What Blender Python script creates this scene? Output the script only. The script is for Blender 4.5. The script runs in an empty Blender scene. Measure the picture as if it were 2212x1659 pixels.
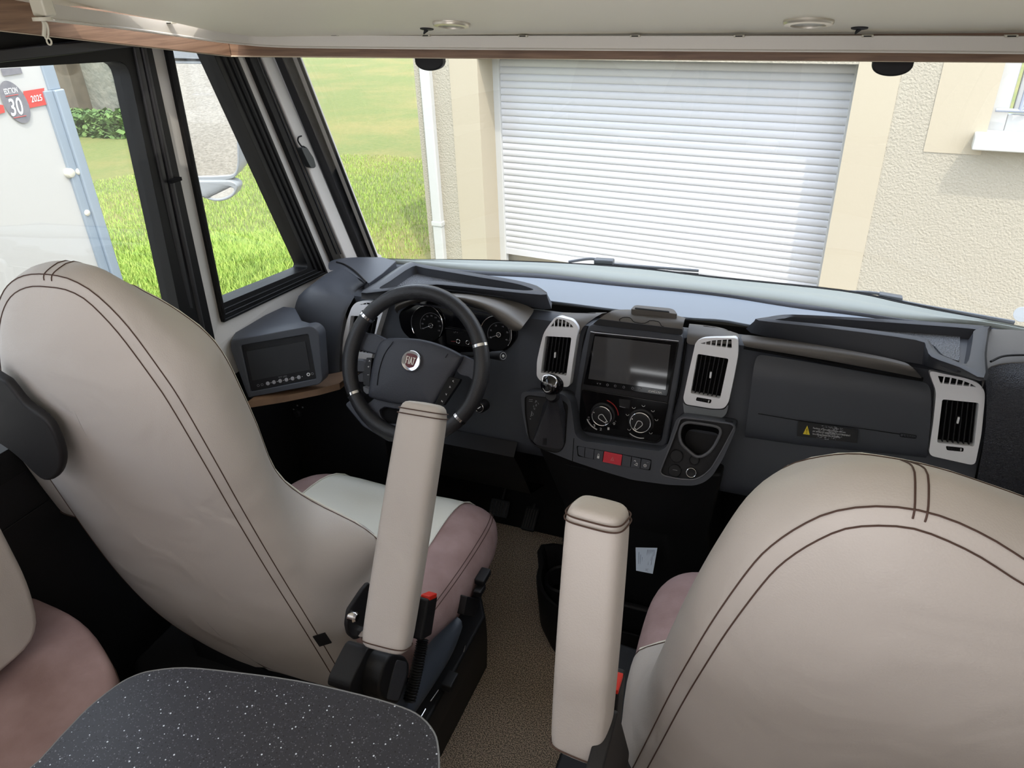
import bpy, bmesh, math, random
from mathutils import Vector, Matrix
random.seed(7)
D = bpy.data
COL = bpy.context.scene.collection
SC = bpy.context.scene

# ------------------------------------------------------------------ camera, sky, sun, exposure
FPX = 1580.0
upc = Vector((-107, 2835, 1580)).normalized()
lf = Vector((-4456, 738, -1580))
Xc = -(lf - upc * lf.dot(upc)).normalized()
Yc = upc.cross(Xc)
CW = Matrix((Xc, Yc, upc))            # camera axes -> world
EYE = Vector((0, 0, 1.7))
cam = D.cameras.new('camera')
cam.sensor_width = 36; cam.lens = 36 * FPX / 2212; cam.clip_start = 0.02; cam.clip_end = 400
cam_o = D.objects.new('camera', cam); COL.objects.link(cam_o)
cam_o.matrix_world = Matrix.Translation(EYE) @ CW.to_4x4()
SC.camera = cam_o
SC.view_settings.view_transform = 'Standard'
SC.view_settings.look = 'None'
SC.view_settings.exposure = 0.0
SC.view_settings.gamma = 1.0
SC.view_settings.use_curve_mapping = False

world = D.worlds.new('sky'); SC.world = world; world.use_nodes = True
wn = world.node_tree; wn.nodes.clear()
wo = wn.nodes.new('ShaderNodeOutputWorld'); wb = wn.nodes.new('ShaderNodeBackground')
sky = wn.nodes.new('ShaderNodeTexSky'); sky.sky_type = 'NISHITA'; sky.sun_disc = False
sky.sun_elevation = math.radians(60); sky.sun_rotation = math.radians(140); sky.air_density = 1.0; sky.dust_density = 2.5
mixw = wn.nodes.new('ShaderNodeMixRGB'); mixw.inputs[0].default_value = 0.55
mixw.inputs[2].default_value = (5.5, 5.8, 6.2, 1)
wn.links.new(sky.outputs[0], mixw.inputs[1]); wn.links.new(mixw.outputs[0], wb.inputs[0])
wb.inputs[1].default_value = 0.85
wn.links.new(wb.outputs[0], wo.inputs[0])

SUN_TO = (Vector((.9932, -.1161, 0)) * .95 + Vector((-.1161, -.9932, 0)) + Vector((0, 0, 2.5))).normalized()    # towards the sun
sun = D.lights.new('sun', 'SUN'); sun.energy = 3.3; sun.angle = math.radians(0.6); sun.color = (1.0, 0.95, 0.86)
so = D.objects.new('sun', sun); COL.objects.link(so)
so.rotation_euler = SUN_TO.to_track_quat('Z', 'Y').to_euler()

def area(name, loc, target, sx, sy, power, color):
    l = D.lights.new(name, 'AREA'); l.shape = 'RECTANGLE'; l.size = sx; l.size_y = sy; l.energy = power; l.color = color
    o = D.objects.new(name, l); COL.objects.link(o); o.location = loc
    o.rotation_euler = (Vector(loc) - Vector(target)).to_track_quat('Z', 'Y').to_euler()
    return o
# added fill lamps, unseen behind the camera, standing in for living-area daylight
area('seat_back_fill', (-0.35, -0.55, 1.93), (-0.35, 0.8, 0.6), 1.1, 0.7, 8, (1.0, 0.94, 0.99))  # added overhead fill for the seat backs
area('bed_underside_fill', (-0.3, -0.25, 0.96), (-0.3, -0.26, 2.0), 1.1, 0.5, 13, (1.0, 0.96, 0.95))  # added lamp facing up to brighten the bed underside

# ------------------------------------------------------------------ helpers
def ray(u, v):
    return (CW @ Vector((u - 1106, 830 - v, -FPX))).normalized()
def P(u, v, X=None, Y=None, Z=None, pl=None):
    r = ray(u, v)
    if X is not None: t = (X - EYE.x) / r.x
    elif Y is not None: t = (Y - EYE.y) / r.y
    elif Z is not None: t = (Z - EYE.z) / r.z
    else:
        p0, n = pl; t = (p0 - EYE).dot(n) / r.dot(n)
    return EYE + r * t
def plane(p0, n): return (Vector(p0), Vector(n).normalized())
def off(pl, h): return (pl[0] + pl[1] * h, pl[1])
def R1(x, y): return (x * .36168, y * .36168)                # reading grids taken while studying the photograph
def R2(x, y): return (700 + x * .2772, 500 + y * .2772)
def R3(x, y): return (1100 + x * .31338, 580 + y * .31338)
def R4(x, y): return (1560 + x * .30143, 560 + y * .30143)
def R5(x, y): return (460 + x * .25316, 540 + y * .25316)
def R6(x, y): return (740 + x * .17179, 620 + y * .17179)
def R7(x, y): return (1140 + x * .14469, 820 + y * .14469)
def R8(x, y): return (1380 + x * .1326, 860 + y * .1326)
def R9(x, y): return (740 + x * .24052, 1260 + y * .24052)
def PR(R, pts, **k): return [P(*R(*p), **k) for p in pts]

def srgb(r, g, b):
    f = lambda c: (c / 255 / 12.92) if c / 255 <= .04045 else ((c / 255 + .055) / 1.055) ** 2.4
    return (f(r), f(g), f(b), 1)
MATS = {}
def mat(name, col, rough=.6, metal=0, bump=None, var=None, spec=.5, coat=0, emis=None):
    """bump=(scale,strength,kind) var=(scale,amount,colour2)"""
    m = D.materials.new(name); m.use_nodes = True; nt = m.node_tree; b = nt.nodes['Principled BSDF']
    c = srgb(*col)
    b.inputs['Base Color'].default_value = c; b.inputs['Roughness'].default_value = rough; b.inputs['Metallic'].default_value = metal
    b.inputs['Specular IOR Level'].default_value = spec
    if coat: b.inputs['Coat Weight'].default_value = coat; b.inputs['Coat Roughness'].default_value = .05
    if emis: b.inputs['Emission Color'].default_value = srgb(*emis[0]); b.inputs['Emission Strength'].default_value = emis[1]
    tc = nt.nodes.new('ShaderNodeTexCoord')
    if var:
        n = nt.nodes.new('ShaderNodeTexNoise'); n.inputs['Scale'].default_value = var[0]; n.inputs['Detail'].default_value = 5
        nt.links.new(tc.outputs['Object'], n.inputs['Vector'])
        r = nt.nodes.new('ShaderNodeValToRGB'); r.color_ramp.elements[0].position = .5 - var[1]; r.color_ramp.elements[1].position = .5 + var[1]
        r.color_ramp.elements[0].color = c; r.color_ramp.elements[1].color = srgb(*var[2])
        nt.links.new(n.outputs['Fac'], r.inputs[0]); nt.links.new(r.outputs[0], b.inputs['Base Color'])
    if bump:
        kind = bump[2] if len(bump) > 2 else 'noise'
        if kind == 'noise':
            n = nt.nodes.new('ShaderNodeTexNoise'); n.inputs['Scale'].default_value = bump[0]; n.inputs['Detail'].default_value = 3; out = n.outputs['Fac']
        else:
            n = nt.nodes.new('ShaderNodeTexVoronoi'); n.inputs['Scale'].default_value = bump[0]; out = n.outputs['Distance']
        nt.links.new(tc.outputs['Object'], n.inputs['Vector'])
        bp = nt.nodes.new('ShaderNodeBump'); bp.inputs['Strength'].default_value = bump[1]; bp.inputs['Distance'].default_value = bump[3] if len(bump) > 3 else .002
        nt.links.new(out, bp.inputs['Height']); nt.links.new(bp.outputs[0], b.inputs['Normal'])
    MATS[name] = m; return m

LEATHER = mat('cream_leather', (186, 180, 175), .48, bump=(420, .25, 'vor', .0006), spec=.45)
LEATHER_G = mat('grey_cream_leather', (230, 230, 220), .5, bump=(420, .2, 'vor', .0006), spec=.4)
SUEDE = mat('mauve_suede', (168, 144, 143), .92, bump=(260, .2), var=(14, .22, (146, 122, 120)), spec=.15)
STITCH = mat('dark_stitching', (74, 54, 46), .8)
DASH = mat('grained_charcoal_plastic', (64, 67, 74), .5, bump=(700, .25, 'vor', .0004), spec=.45)
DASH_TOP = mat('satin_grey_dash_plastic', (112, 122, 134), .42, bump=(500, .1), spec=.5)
TAUPE = mat('grained_warm_grey_plastic', (92, 88, 84), .5, bump=(700, .25, 'vor', .0004), spec=.45)
BLACK = mat('matt_black_plastic', (21, 21, 24), .55, bump=(500, .1), spec=.4)
DEEP = mat('deep_black_cavity', (9, 9, 11), .8, spec=.2)
GLOSS = mat('gloss_black_panel', (10, 10, 13), .08, spec=.5)
GLASSY = mat('dark_screen_glass', (70, 70, 72), .05, spec=1.0, coat=1)
MATTSCREEN = mat('dull_monitor_screen', (38, 39, 42), .35)
SILVER = mat('silver_vent_plastic', (242, 243, 247), .4, .1, spec=.5)
CHROME = mat('chrome', (225, 225, 228), .12, 1)
WHITEINK = mat('white_print', (215, 215, 215), .5)
GREYINK = mat('grey_print', (140, 140, 145), .5)
REDINK = mat('red_print', (150, 30, 30), .5)
RED = mat('red_plastic', (200, 48, 62), .4)
REDB = mat('red_buckle_plastic', (215, 45, 30), .4)
MAROON = mat('maroon_enamel', (96, 22, 22), .25)
RUBBER = mat('black_rubber_profile', (14, 14, 15), .5, spec=.3)
WALLW = mat('cream_wall_lining', (196, 192, 186), .6, bump=(300, .1))
WOODM = None
WHITEP = mat('white_rail_plastic', (212, 208, 200), .4)
GLIDER = mat('clear_white_plastic', (200, 196, 180), .25)
MIRROR = mat('mirror_glass', (235, 238, 240), .01, 1)
MIRRORB = mat('pale_mirror_housing', (146, 151, 155), .3)
ALU = mat('pale_aluminium', (143, 156, 168), .4, .3)
WPAINT = mat('white_vehicle_paint', (179, 178, 174), .3, spec=.5)
LEATHER_W = mat('wheel_leather', (34, 34, 37), .42, bump=(520, .5, 'vor', .0006), spec=.5)
YELLOW = mat('warning_yellow', (225, 200, 50), .5)
PAPER = mat('pale_blue_card', (196, 212, 232), .5)

def wood_mat():
    m = D.materials.new('brown_wood_foil'); m.use_nodes = True; nt = m.node_tree; b = nt.nodes['Principled BSDF']
    tc = nt.nodes.new('ShaderNodeTexCoord'); mp = nt.nodes.new('ShaderNodeMapping'); mp.inputs['Scale'].default_value = (3, 3, 55)
    n = nt.nodes.new('ShaderNodeTexNoise'); n.inputs['Scale'].default_value = 3.0; n.inputs['Detail'].default_value = 6; n.inputs['Distortion'].default_value = .6
    r = nt.nodes.new('ShaderNodeValToRGB'); r.color_ramp.elements[0].position = .35; r.color_ramp.elements[1].position = .7
    r.color_ramp.elements[0].color = srgb(116, 90, 72); r.color_ramp.elements[1].color = srgb(146, 117, 94)
    nt.links.new(tc.outputs['Object'], mp.inputs[0]); nt.links.new(mp.outputs[0], n.inputs['Vector']); nt.links.new(n.outputs['Fac'], r.inputs[0])
    nt.links.new(r.outputs[0], b.inputs['Base Color']); b.inputs['Roughness'].default_value = .5
    return m
WOODM = wood_mat()

def wrinkles(m, scale, strength, dist):
    nt = m.node_tree; b = nt.nodes['Principled BSDF']; tc = nt.nodes['Texture Coordinate']; old = b.inputs['Normal'].links[0].from_socket
    n = nt.nodes.new('ShaderNodeTexNoise'); n.inputs['Scale'].default_value = scale; n.inputs['Detail'].default_value = 2; n.inputs['Distortion'].default_value = .8
    bp = nt.nodes.new('ShaderNodeBump'); bp.inputs['Strength'].default_value = strength; bp.inputs['Distance'].default_value = dist
    nt.links.new(tc.outputs['Object'], n.inputs['Vector']); nt.links.new(n.outputs['Fac'], bp.inputs['Height']); nt.links.new(old, bp.inputs['Normal']); nt.links.new(bp.outputs[0], b.inputs['Normal'])
wrinkles(LEATHER, 7, .35, .02); wrinkles(SUEDE, 9, .3, .015)

def glass_mat(name, tint=(1, 1, 1), refl=1.0):
    m = D.materials.new(name); m.use_nodes = True; nt = m.node_tree; nt.nodes.clear()
    o = nt.nodes.new('ShaderNodeOutputMaterial'); t = nt.nodes.new('ShaderNodeBsdfTransparent'); g = nt.nodes.new('ShaderNodeBsdfGlossy')
    t.inputs[0].default_value = (*tint, 1); g.inputs['Roughness'].default_value = 0.0
    f = nt.nodes.new('ShaderNodeLayerWeight'); f.inputs[0].default_value = .5
    pw = nt.nodes.new('ShaderNodeMath'); pw.operation = 'POWER'; pw.inputs[1].default_value = 5
    k = nt.nodes.new('ShaderNodeMath'); k.operation = 'MULTIPLY_ADD'; k.inputs[1].default_value = refl; k.inputs[2].default_value = .06
    nt.links.new(f.outputs['Facing'], pw.inputs[0])
    mx = nt.nodes.new('ShaderNodeMixShader')
    nt.links.new(pw.outputs[0], k.inputs[0]); nt.links.new(k.outputs[0], mx.inputs[0]); nt.links.new(t.outputs[0], mx.inputs[1]); nt.links.new(g.outputs[0], mx.inputs[2])
    nt.links.new(mx.outputs[0], o.inputs[0]); return m
GLASS = glass_mat('window_glass', (.96, .97, .96), .8)

def link(o, parent=None):
    COL.objects.link(o)
    if parent is not None:
        o.parent = parent; o.matrix_parent_inverse = parent.matrix_world.inverted()
    return o
def thing(name, label, cat, loc=(0, 0, 0), group=None):
    o = D.objects.new(name, None); o.location = loc; o.empty_display_size = .05; COL.objects.link(o)
    o.matrix_world = Matrix.Translation(Vector(loc))
    o['label'] = label; o['category'] = cat
    if group: o['group'] = group
    return o
def tag(o, label, cat, group=None, kind=None):
    o['label'] = label; o['category'] = cat
    if group: o['group'] = group
    if kind: o['kind'] = kind
    return o
def struct(o): o['kind'] = 'structure'; return o
def finish(name, bm, m, parent=None, smooth=True, bevel=0, bseg=2, subsurf=0, angle=35, sharp=30):
    bmesh.ops.recalc_face_normals(bm, faces=bm.faces)
    me = D.meshes.new(name); bm.to_mesh(me); bm.free()
    if m is not None:
        for x in (m if isinstance(m, (list, tuple)) else [m]): me.materials.append(x)
    o = D.objects.new(name, me); link(o, parent)
    if smooth: me.shade_smooth()
    if bevel:
        b = o.modifiers.new('bevel', 'BEVEL'); b.width = bevel; b.segments = bseg; b.limit_method = 'ANGLE'; b.angle_limit = math.radians(angle)
    if subsurf:
        s = o.modifiers.new('subd', 'SUBSURF'); s.levels = subsurf; s.render_levels = subsurf
    if smooth and not subsurf:
        me.set_sharp_from_angle(angle=math.radians(sharp))
        if bevel:
            w = o.modifiers.new('wn', 'WEIGHTED_NORMAL'); w.keep_sharp = False
    return o
def rnd(pts, r, seg=4, closed=True):
    """round the corners of a polygon"""
    out = []; n = len(pts)
    rr = r if isinstance(r, (list, tuple)) else [r] * n
    for i, p in enumerate(pts):
        if not closed and i in (0, n - 1): out.append(p); continue
        a = pts[i - 1]; b = pts[(i + 1) % n]
        da = (a - p); db = (b - p)
        q = min(rr[i], da.length * .48, db.length * .48)
        if q < 1e-5: out.append(p); continue
        s = p + da.normalized() * q; e = p + db.normalized() * q
        for k in range(seg + 1):
            t = k / seg
            out.append(s * (1 - t) ** 2 + p * (2 * t * (1 - t)) + e * t * t)
    return out
def spl(pts, n=8, closed=False):
    """catmull-rom through points (Vectors)"""
    P_ = [Vector(p) for p in pts]; out = []; m = len(P_)
    rng = range(m) if closed else range(m - 1)
    for i in rng:
        p1 = P_[i]; p2 = P_[(i + 1) % m]
        p0 = P_[i - 1] if (closed or i > 0) else p1 * 2 - p2
        p3 = P_[(i + 2) % m] if (closed or i + 2 < m) else p2 * 2 - p1
        for k in range(n):
            t = k / n
            out.append(.5 * ((2 * p1) + (p2 - p0) * t + (2 * p0 - 5 * p1 + 4 * p2 - p3) * t * t + (3 * p1 - p0 - 3 * p2 + p3) * t ** 3))
    if not closed: out.append(P_[-1].copy())
    return out
def plate(name, pts, n, th, m, parent=None, holes=(), bevel=.002, bseg=2, smooth=True):
    """flat piece: front outline pts, thickness th going away along -n"""
    n = Vector(n).normalized(); bm = bmesh.new()
    if holes:
        edges = []
        for loop in [pts] + list(holes):
            vs = [bm.verts.new(p) for p in loop]
            for i in range(len(vs)): edges.append(bm.edges.new((vs[i - 1], vs[i])))
        bmesh.ops.triangle_fill(bm, use_beauty=True, use_dissolve=True, edges=edges, normal=n)
    else:
        bm.faces.new([bm.verts.new(p) for p in pts])
    fs = list(bm.faces)
    r = bmesh.ops.extrude_face_region(bm, geom=fs)
    vs = [g for g in r['geom'] if isinstance(g, bmesh.types.BMVert)]
    bmesh.ops.translate(bm, verts=vs, vec=-n * th)
    return finish(name, bm, m, parent, smooth=smooth, bevel=bevel, bseg=bseg)
def loft(name, rings, m, parent=None, closed=True, caps=(True, True), **k):
    bm = bmesh.new(); R = [[bm.verts.new(p) for p in r] for r in rings]; n = len(rings[0])
    for a, b in zip(R[:-1], R[1:]):
        for i in range(n if closed else n - 1):
            j = (i + 1) % n
            try: bm.faces.new((a[i], a[j], b[j], b[i]))
            except ValueError: pass
    if closed:
        if caps[0]: bm.faces.new(R[0][::-1])
        if caps[1]: bm.faces.new(R[-1])
    bmesh.ops.remove_doubles(bm, verts=bm.verts, dist=1e-6)
    return finish(name, bm, m, parent, **k)
def tube(name, pts, r, m, parent=None, closed=False, seg=8, flat=1.0, upv=None, **k):
    pts = [Vector(p) for p in pts]; n = len(pts); rings = []
    rr = r if isinstance(r, (list, tuple)) else [r] * n
    tan = []
    for i in range(n):
        a = pts[i - 1] if (closed or i > 0) else pts[i]; b = pts[(i + 1) % n] if (closed or i < n - 1) else pts[i]
        tan.append((b - a).normalized())
    nv = Vector(upv).normalized() if upv is not None else (Vector((0, 0, 1)) if abs(tan[0].z) < .9 else Vector((1, 0, 0)))
    for i in range(n):
        t = tan[i]
        if upv is not None: nv = Vector(upv)
        nv = (nv - t * nv.dot(t)).normalized(); bv = t.cross(nv)
        rings.append([pts[i] + nv * (math.cos(2 * math.pi * q / seg) * rr[i] * flat) + bv * (math.sin(2 * math.pi * q / seg) * rr[i]) for q in range(seg)])
    if closed:
        bm = bmesh.new(); R = [[bm.verts.new(p) for p in rg] for rg in rings]
        for a in range(n):
            b = (a + 1) % n
            for i in range(seg):
                j = (i + 1) % seg; bm.faces.new((R[a][i], R[a][j], R[b][j], R[b][i]))
        return finish(name, bm, m, parent, **k)
    return loft(name, rings, m, parent, **k)
def box(name, lo, hi, m, parent=None, bevel=.003, **k):
    bm = bmesh.new(); lo = Vector(lo); hi = Vector(hi)
    bmesh.ops.create_cube(bm, size=1)
    for v in bm.verts: v.co = Vector(((lo.x + hi.x) / 2 + v.co.x * (hi.x - lo.x), (lo.y + hi.y) / 2 + v.co.y * (hi.y - lo.y), (lo.z + hi.z) / 2 + v.co.z * (hi.z - lo.z)))
    return finish(name, bm, m, parent, bevel=bevel, **k)
def obox(name, c, ax, ay, az, m, parent=None, bevel=.003, taper=1.0, **k):
    """oriented box, half-axis vectors"""
    bm = bmesh.new(); bmesh.ops.create_cube(bm, size=2)
    for v in bm.verts:
        s = taper if v.co.z > 0 else 1
        v.co = Vector(c) + Vector(ax) * v.co.x * s + Vector(ay) * v.co.y * s + Vector(az) * v.co.z
    return finish(name, bm, m, parent, bevel=bevel, **k)
def frame_of(n, upv=(0, 0, 1)):
    n = Vector(n).normalized(); u = Vector(upv); x = u.cross(n).normalized(); return x, n.cross(x), n
def lathe(name, c, n, prof, m, parent=None, seg=28, upv=(0, 0, 1), **k):
    """prof: list of (radius, height along n)"""
    x, y, n = frame_of(n, upv if abs(Vector(n).normalized().dot(Vector(upv))) < .95 else (0, 1, 0)); c = Vector(c)
    rings = [[c + n * h + (x * math.cos(2 * math.pi * q / seg) + y * math.sin(2 * math.pi * q / seg)) * max(r, 1e-5) for q in range(seg)] for r, h in prof]
    return loft(name, rings, m, parent, caps=(prof[0][0] > 1e-4, prof[-1][0] > 1e-4), **k)
def ring(name, c, n, R, r, m, parent=None, seg=40, upv=(0, 0, 1), ry=None, flat=1.0, a0=None, a1=None):
    x, y, n = frame_of(n, upv); c = Vector(c); ry = ry or R
    if a0 is None:
        return tube(name, [c + x * math.cos(2 * math.pi * q / seg) * R + y * math.sin(2 * math.pi * q / seg) * ry for q in range(seg)], r, m, parent, closed=True, upv=n, seg=6, flat=flat)
    return tube(name, [c + x * math.cos(a0 + (a1 - a0) * q / seg) * R + y * math.sin(a0 + (a1 - a0) * q / seg) * ry for q in range(seg + 1)], r, m, parent, upv=n, seg=6, flat=flat)
def disc(name, c, n, R, th, m, parent=None, seg=32, upv=(0, 0, 1), ry=None, bevel=.001):
    x, y, n = frame_of(n, upv); c = Vector(c); ry = ry or R
    return plate(name, [c + x * math.cos(2 * math.pi * q / seg) * R + y * math.sin(2 * math.pi * q / seg) * ry for q in range(seg)], n, th, m, parent, bevel=bevel)
class Quad:
    """bilinear patch from four 3D corners (bottom-left, bottom-right, top-right, top-left); Q(s,t,h)"""
    def __init__(s, a, b, c, d):
        s.c = (a, b, c, d); s.n = (b - a).cross(d - a).normalized()
        if s.n.dot(EYE - a) < 0: s.n = -s.n
    def __call__(s, u, v, h=0):
        a, b, c, d = s.c
        return a * (1 - u) * (1 - v) + b * u * (1 - v) + c * u * v + d * (1 - u) * v + s.n * h
def QP(R, bl, br, tr, tl, **k): return Quad(*PR(R, [bl, br, tr, tl], **k))
def FULL(x, y): return (x, y)
def text(name, body, Q, s0, t0, s1, t1, m, parent=None, h=.0006, bold=False, ext=.0003):
    cu = D.curves.new(name, 'FONT'); cu.body = body; cu.extrude = 0.0; cu.offset = .012 if bold else 0; cu.resolution_u = 3
    t = D.objects.new(name, cu); COL.objects.link(t)
    dg = bpy.context.evaluated_depsgraph_get(); dg.update()
    me = D.meshes.new_from_object(t.evaluated_get(dg)); D.objects.remove(t); D.curves.remove(cu)
    if not me.vertices: return None
    xs = [v.co.x for v in me.vertices]; ys = [v.co.y for v in me.vertices]
    x0, x1, y0, y1 = min(xs), max(xs), min(ys), max(ys)
    for v in me.vertices:
        a = (v.co.x - x0) / max(x1 - x0, 1e-6); b = (v.co.y - y0) / max(y1 - y0, 1e-6)
        v.co = Q(s0 + (s1 - s0) * a, t0 + (t1 - t0) * b, h)
    me.name = name; me.materials.clear(); me.materials.append(m)
    o = D.objects.new(name, me); link(o, parent); return o
def snap(o, pts, h=.001):
    bpy.context.view_layer.update(); dg = bpy.context.evaluated_depsgraph_get(); e = o.evaluated_get(dg); mi = o.matrix_world.inverted(); out = []
    for p in pts:
        ok, c, nn, _ = e.closest_point_on_mesh(mi @ Vector(p))
        c = o.matrix_world @ c; nn = (o.matrix_world.to_3x3() @ nn).normalized()
        if nn.dot(EYE - c) < 0 and (Vector(p) - c).length < 1e-6: nn = -nn
        d = Vector(p) - c
        if d.length > 1e-5 and d.dot(nn) < 0 and h > 0: pass
        out.append(c + nn * h)
    return out
def sline(name, o, pts, r, m, par, h=.0004, n=3): return tube(name, snap(o, spl(pts, n), h), r, m, par, seg=5)
def dash_line(name, pts, m, parent, r=.0011, upv=None): return tube(name, pts, r, m, parent, seg=5, upv=upv)

# ------------------------------------------------------------------ outside: ground, house, roller shutter
GZ = -0.6
def lawn_mat():
    m = D.materials.new('sunny_lawn'); m.use_nodes = True; nt = m.node_tree; b = nt.nodes['Principled BSDF']; b.inputs['Roughness'].default_value = .9
    tc = nt.nodes.new('ShaderNodeTexCoord')
    n1 = nt.nodes.new('ShaderNodeTexNoise'); n1.inputs['Scale'].default_value = .55; n1.inputs['Detail'].default_value = 7; n1.inputs['Roughness'].default_value = .62
    n2 = nt.nodes.new('ShaderNodeTexNoise'); n2.inputs['Scale'].default_value = 14; n2.inputs['Detail'].default_value = 6; n2.inputs['Roughness'].default_value = .8
    r1 = nt.nodes.new('ShaderNodeValToRGB'); e = r1.color_ramp.elements; e[0].position = .42; e[0].color = srgb(90, 104, 42); e[1].position = .62; e[1].color = srgb(122, 113, 59)
    r2 = nt.nodes.new('ShaderNodeValToRGB'); e = r2.color_ramp.elements; e[0].position = .3; e[0].color = srgb(75, 92, 37); e[1].position = .7; e[1].color = srgb(135, 128, 75)
    mx = nt.nodes.new('ShaderNodeMixRGB'); mx.blend_type = 'MIX'; mx.inputs[0].default_value = .4
    for a in (n1, n2): nt.links.new(tc.outputs['Object'], a.inputs['Vector'])
    nt.links.new(n1.outputs['Fac'], r1.inputs[0]); nt.links.new(n2.outputs['Fac'], r2.inputs[0])
    nt.links.new(r1.outputs[0], mx.inputs[1]); nt.links.new(r2.outputs[0], mx.inputs[2]); nt.links.new(mx.outputs[0], b.inputs['Base Color'])
    bp = nt.nodes.new('ShaderNodeBump'); bp.inputs['Strength'].default_value = .6; bp.inputs['Distance'].default_value = .05
    nt.links.new(n2.outputs['Fac'], bp.inputs['Height']); nt.links.new(bp.outputs[0], b.inputs['Normal']); return m
LAWN = lawn_mat()
bm = bmesh.new(); bm.faces.new([bm.verts.new(p) for p in ((-60, -20, GZ), (40, -20, GZ), (40, 60, GZ), (-60, 60, GZ))])
struct(finish('lawn_ground', bm, LAWN))
GRAVEL = mat('pale_gravel', (150, 143, 130), .95, bump=(30, .8, 'noise', .02), var=(40, .2, (116, 109, 98)))
bm = bmesh.new(); bm.faces.new([bm.verts.new(p) for p in ((-2.9, -15, GZ + .01), (6, -15, GZ + .01), (6, 5.6, GZ + .01), (-1.9, 5.6, GZ + .01), (-2.2, 1.9, GZ + .01), (-4.8, 1.2, GZ + .01), (-9, -4, GZ + .01))])
struct(finish('gravel_drive', bm, GRAVEL))

def tufts(name, sets, m, label, seed):
    rn = random.Random(seed); bm = bmesh.new()
    for n, cx, cy, rx, ry, h in sets:
      for _ in range(n):
        a = rn.random() * 6.283; q = rn.random() ** .62; x = cx + math.cos(a) * rx * q; y = cy + math.sin(a) * ry * q
        hh = h * (.5 + rn.random()) * (1.15 - q * .6); w = .0016 + .0022 * rn.random(); b = rn.random() * 6.283; dx, dy = math.cos(b), math.sin(b)
        if x > -3.28: continue
        l = hh * (.2 + .6 * rn.random()); p = Vector((x, y, GZ)); s = Vector((-dy, dx, 0)) * w
        v = [bm.verts.new(p - s), bm.verts.new(p + s), bm.verts.new(p + s * .7 + Vector((dx * l * .35, dy * l * .35, hh * .6))), bm.verts.new(p - s * .7 + Vector((dx * l * .35, dy * l * .35, hh * .6))), bm.verts.new(p + Vector((dx * l, dy * l, hh)))]
        bm.faces.new(v[:4]); bm.faces.new((v[3], v[2], v[4]))
    me = D.meshes.new(name); bm.to_mesh(me); bm.free(); me.materials.append(m); o = D.objects.new(name, me); link(o)
    return tag(o, label, 'grass', kind='stuff')
BLADE = mat('grass_blades', (120, 158, 66), .8, var=(22, .22, (172, 184, 96)), spec=.1)
tufts('grass', [(30000, -4.75, 5.15, 1.4, .9, .11), (80000, -6.0, 5.4, 3.6, 4.4, .045)], BLADE, 'sunlit green grass growing on the lawn beyond the side windows', 3)

EL = Vector((.9932, -.1161, 0)).normalized(); EN = Vector((-.1161, -.9932, 0)).normalized()
O_ = Vector((-2.397, 5.8, 0)); RD = 0.26
SHP = plane(O_, EN); WLP = off(SHP, RD)
def fl(p, base=None): d = p - O_; return (d.dot(EL), p.z)
def fp(s, z, h=0): return O_ + EL * s + EN * h + Vector((0, 0, z))
def facade_mat(name, col, bs, st, dist):
    return mat(name, col, .9, bump=(bs, st, 'noise', dist), spec=.2)
RENDER = facade_mat('rough_cream_render', (154, 148, 133), 75, .7, .010)
SMOOTHR = facade_mat('smooth_cream_render', (163, 154, 135), 60, .15, .004)
x_l = fl(P(912, 350, pl=WLP))[0]; x_g = fl(P(1041, 350, pl=WLP))[0]; x_r = fl(P(1818, 350, pl=WLP))[0]
x_b = fl(P(1907, 350, pl=WLP))[0]; xw0 = fl(P(2145, 230, pl=WLP))[0]
TOPZ = 3.2; LZ = P(1034, 126, pl=WLP).z
W = 0.002
# facade pieces around the opening (one wall mesh)
bm = bmesh.new()
def fbox(bm, s0, s1, z0, z1, h0, h1):
    vs = [bm.verts.new(fp(s, z, h)) for s in (s0, s1) for z in (z0, z1) for h in (h0, h1)]
    for q in ((0, 1, 3, 2), (4, 5, 7, 6), (0, 1, 5, 4), (2, 3, 7, 6), (0, 2, 6, 4), (1, 3, 7, 5)): bm.faces.new([vs[i] for i in q])
wz0 = P(2129, 290, pl=WLP).z; ww = 1.2
fbox(bm, x_l, x_g, GZ, TOPZ, -6.0, RD)
fbox(bm, x_g, x_r, LZ, TOPZ, -.3, RD)
fbox(bm, x_r, xw0, GZ, TOPZ, -.3, RD)
fbox(bm, xw0, xw0 + ww, GZ, wz0, -.3, RD); fbox(bm, xw0, xw0 + ww, wz0 + 1.25, TOPZ, -.3, RD); fbox(bm, xw0 + ww, xw0 + 4.5, GZ, TOPZ, -.3, RD)
house = struct(finish('wall_house', bm, RENDER, smooth=False)); 
# smooth render bands round the openings
bm = bmesh.new(); fbox(bm, x_r - .002, x_b, GZ, TOPZ - .01, RD - .2, RD + .004); fbox(bm, x_g - .25, x_g + .004, GZ, TOPZ - .01, RD - .25, RD + .004); fbox(bm, xw0 - .30, xw0 + .004, wz0 - .12, TOPZ - .01, RD - .2, RD + .004)
struct(finish('trim_1', bm, SMOOTHR, house, smooth=False))
bm = bmesh.new(); fbox(bm, x_g - .05, x_r + .05, GZ - .02, GZ + .03, -.02, RD); struct(finish('trim_2', bm, mat('stone_threshold', (143, 134, 116), .8), smooth=False))
bm = bmesh.new(); fbox(bm, x_g - .1, x_r + .1, GZ, LZ + .3, -.34, -.12); struct(finish('wall_garage_inside', bm, mat('dim_beige_garage_door', (190, 180, 160), .8), smooth=False))
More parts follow.
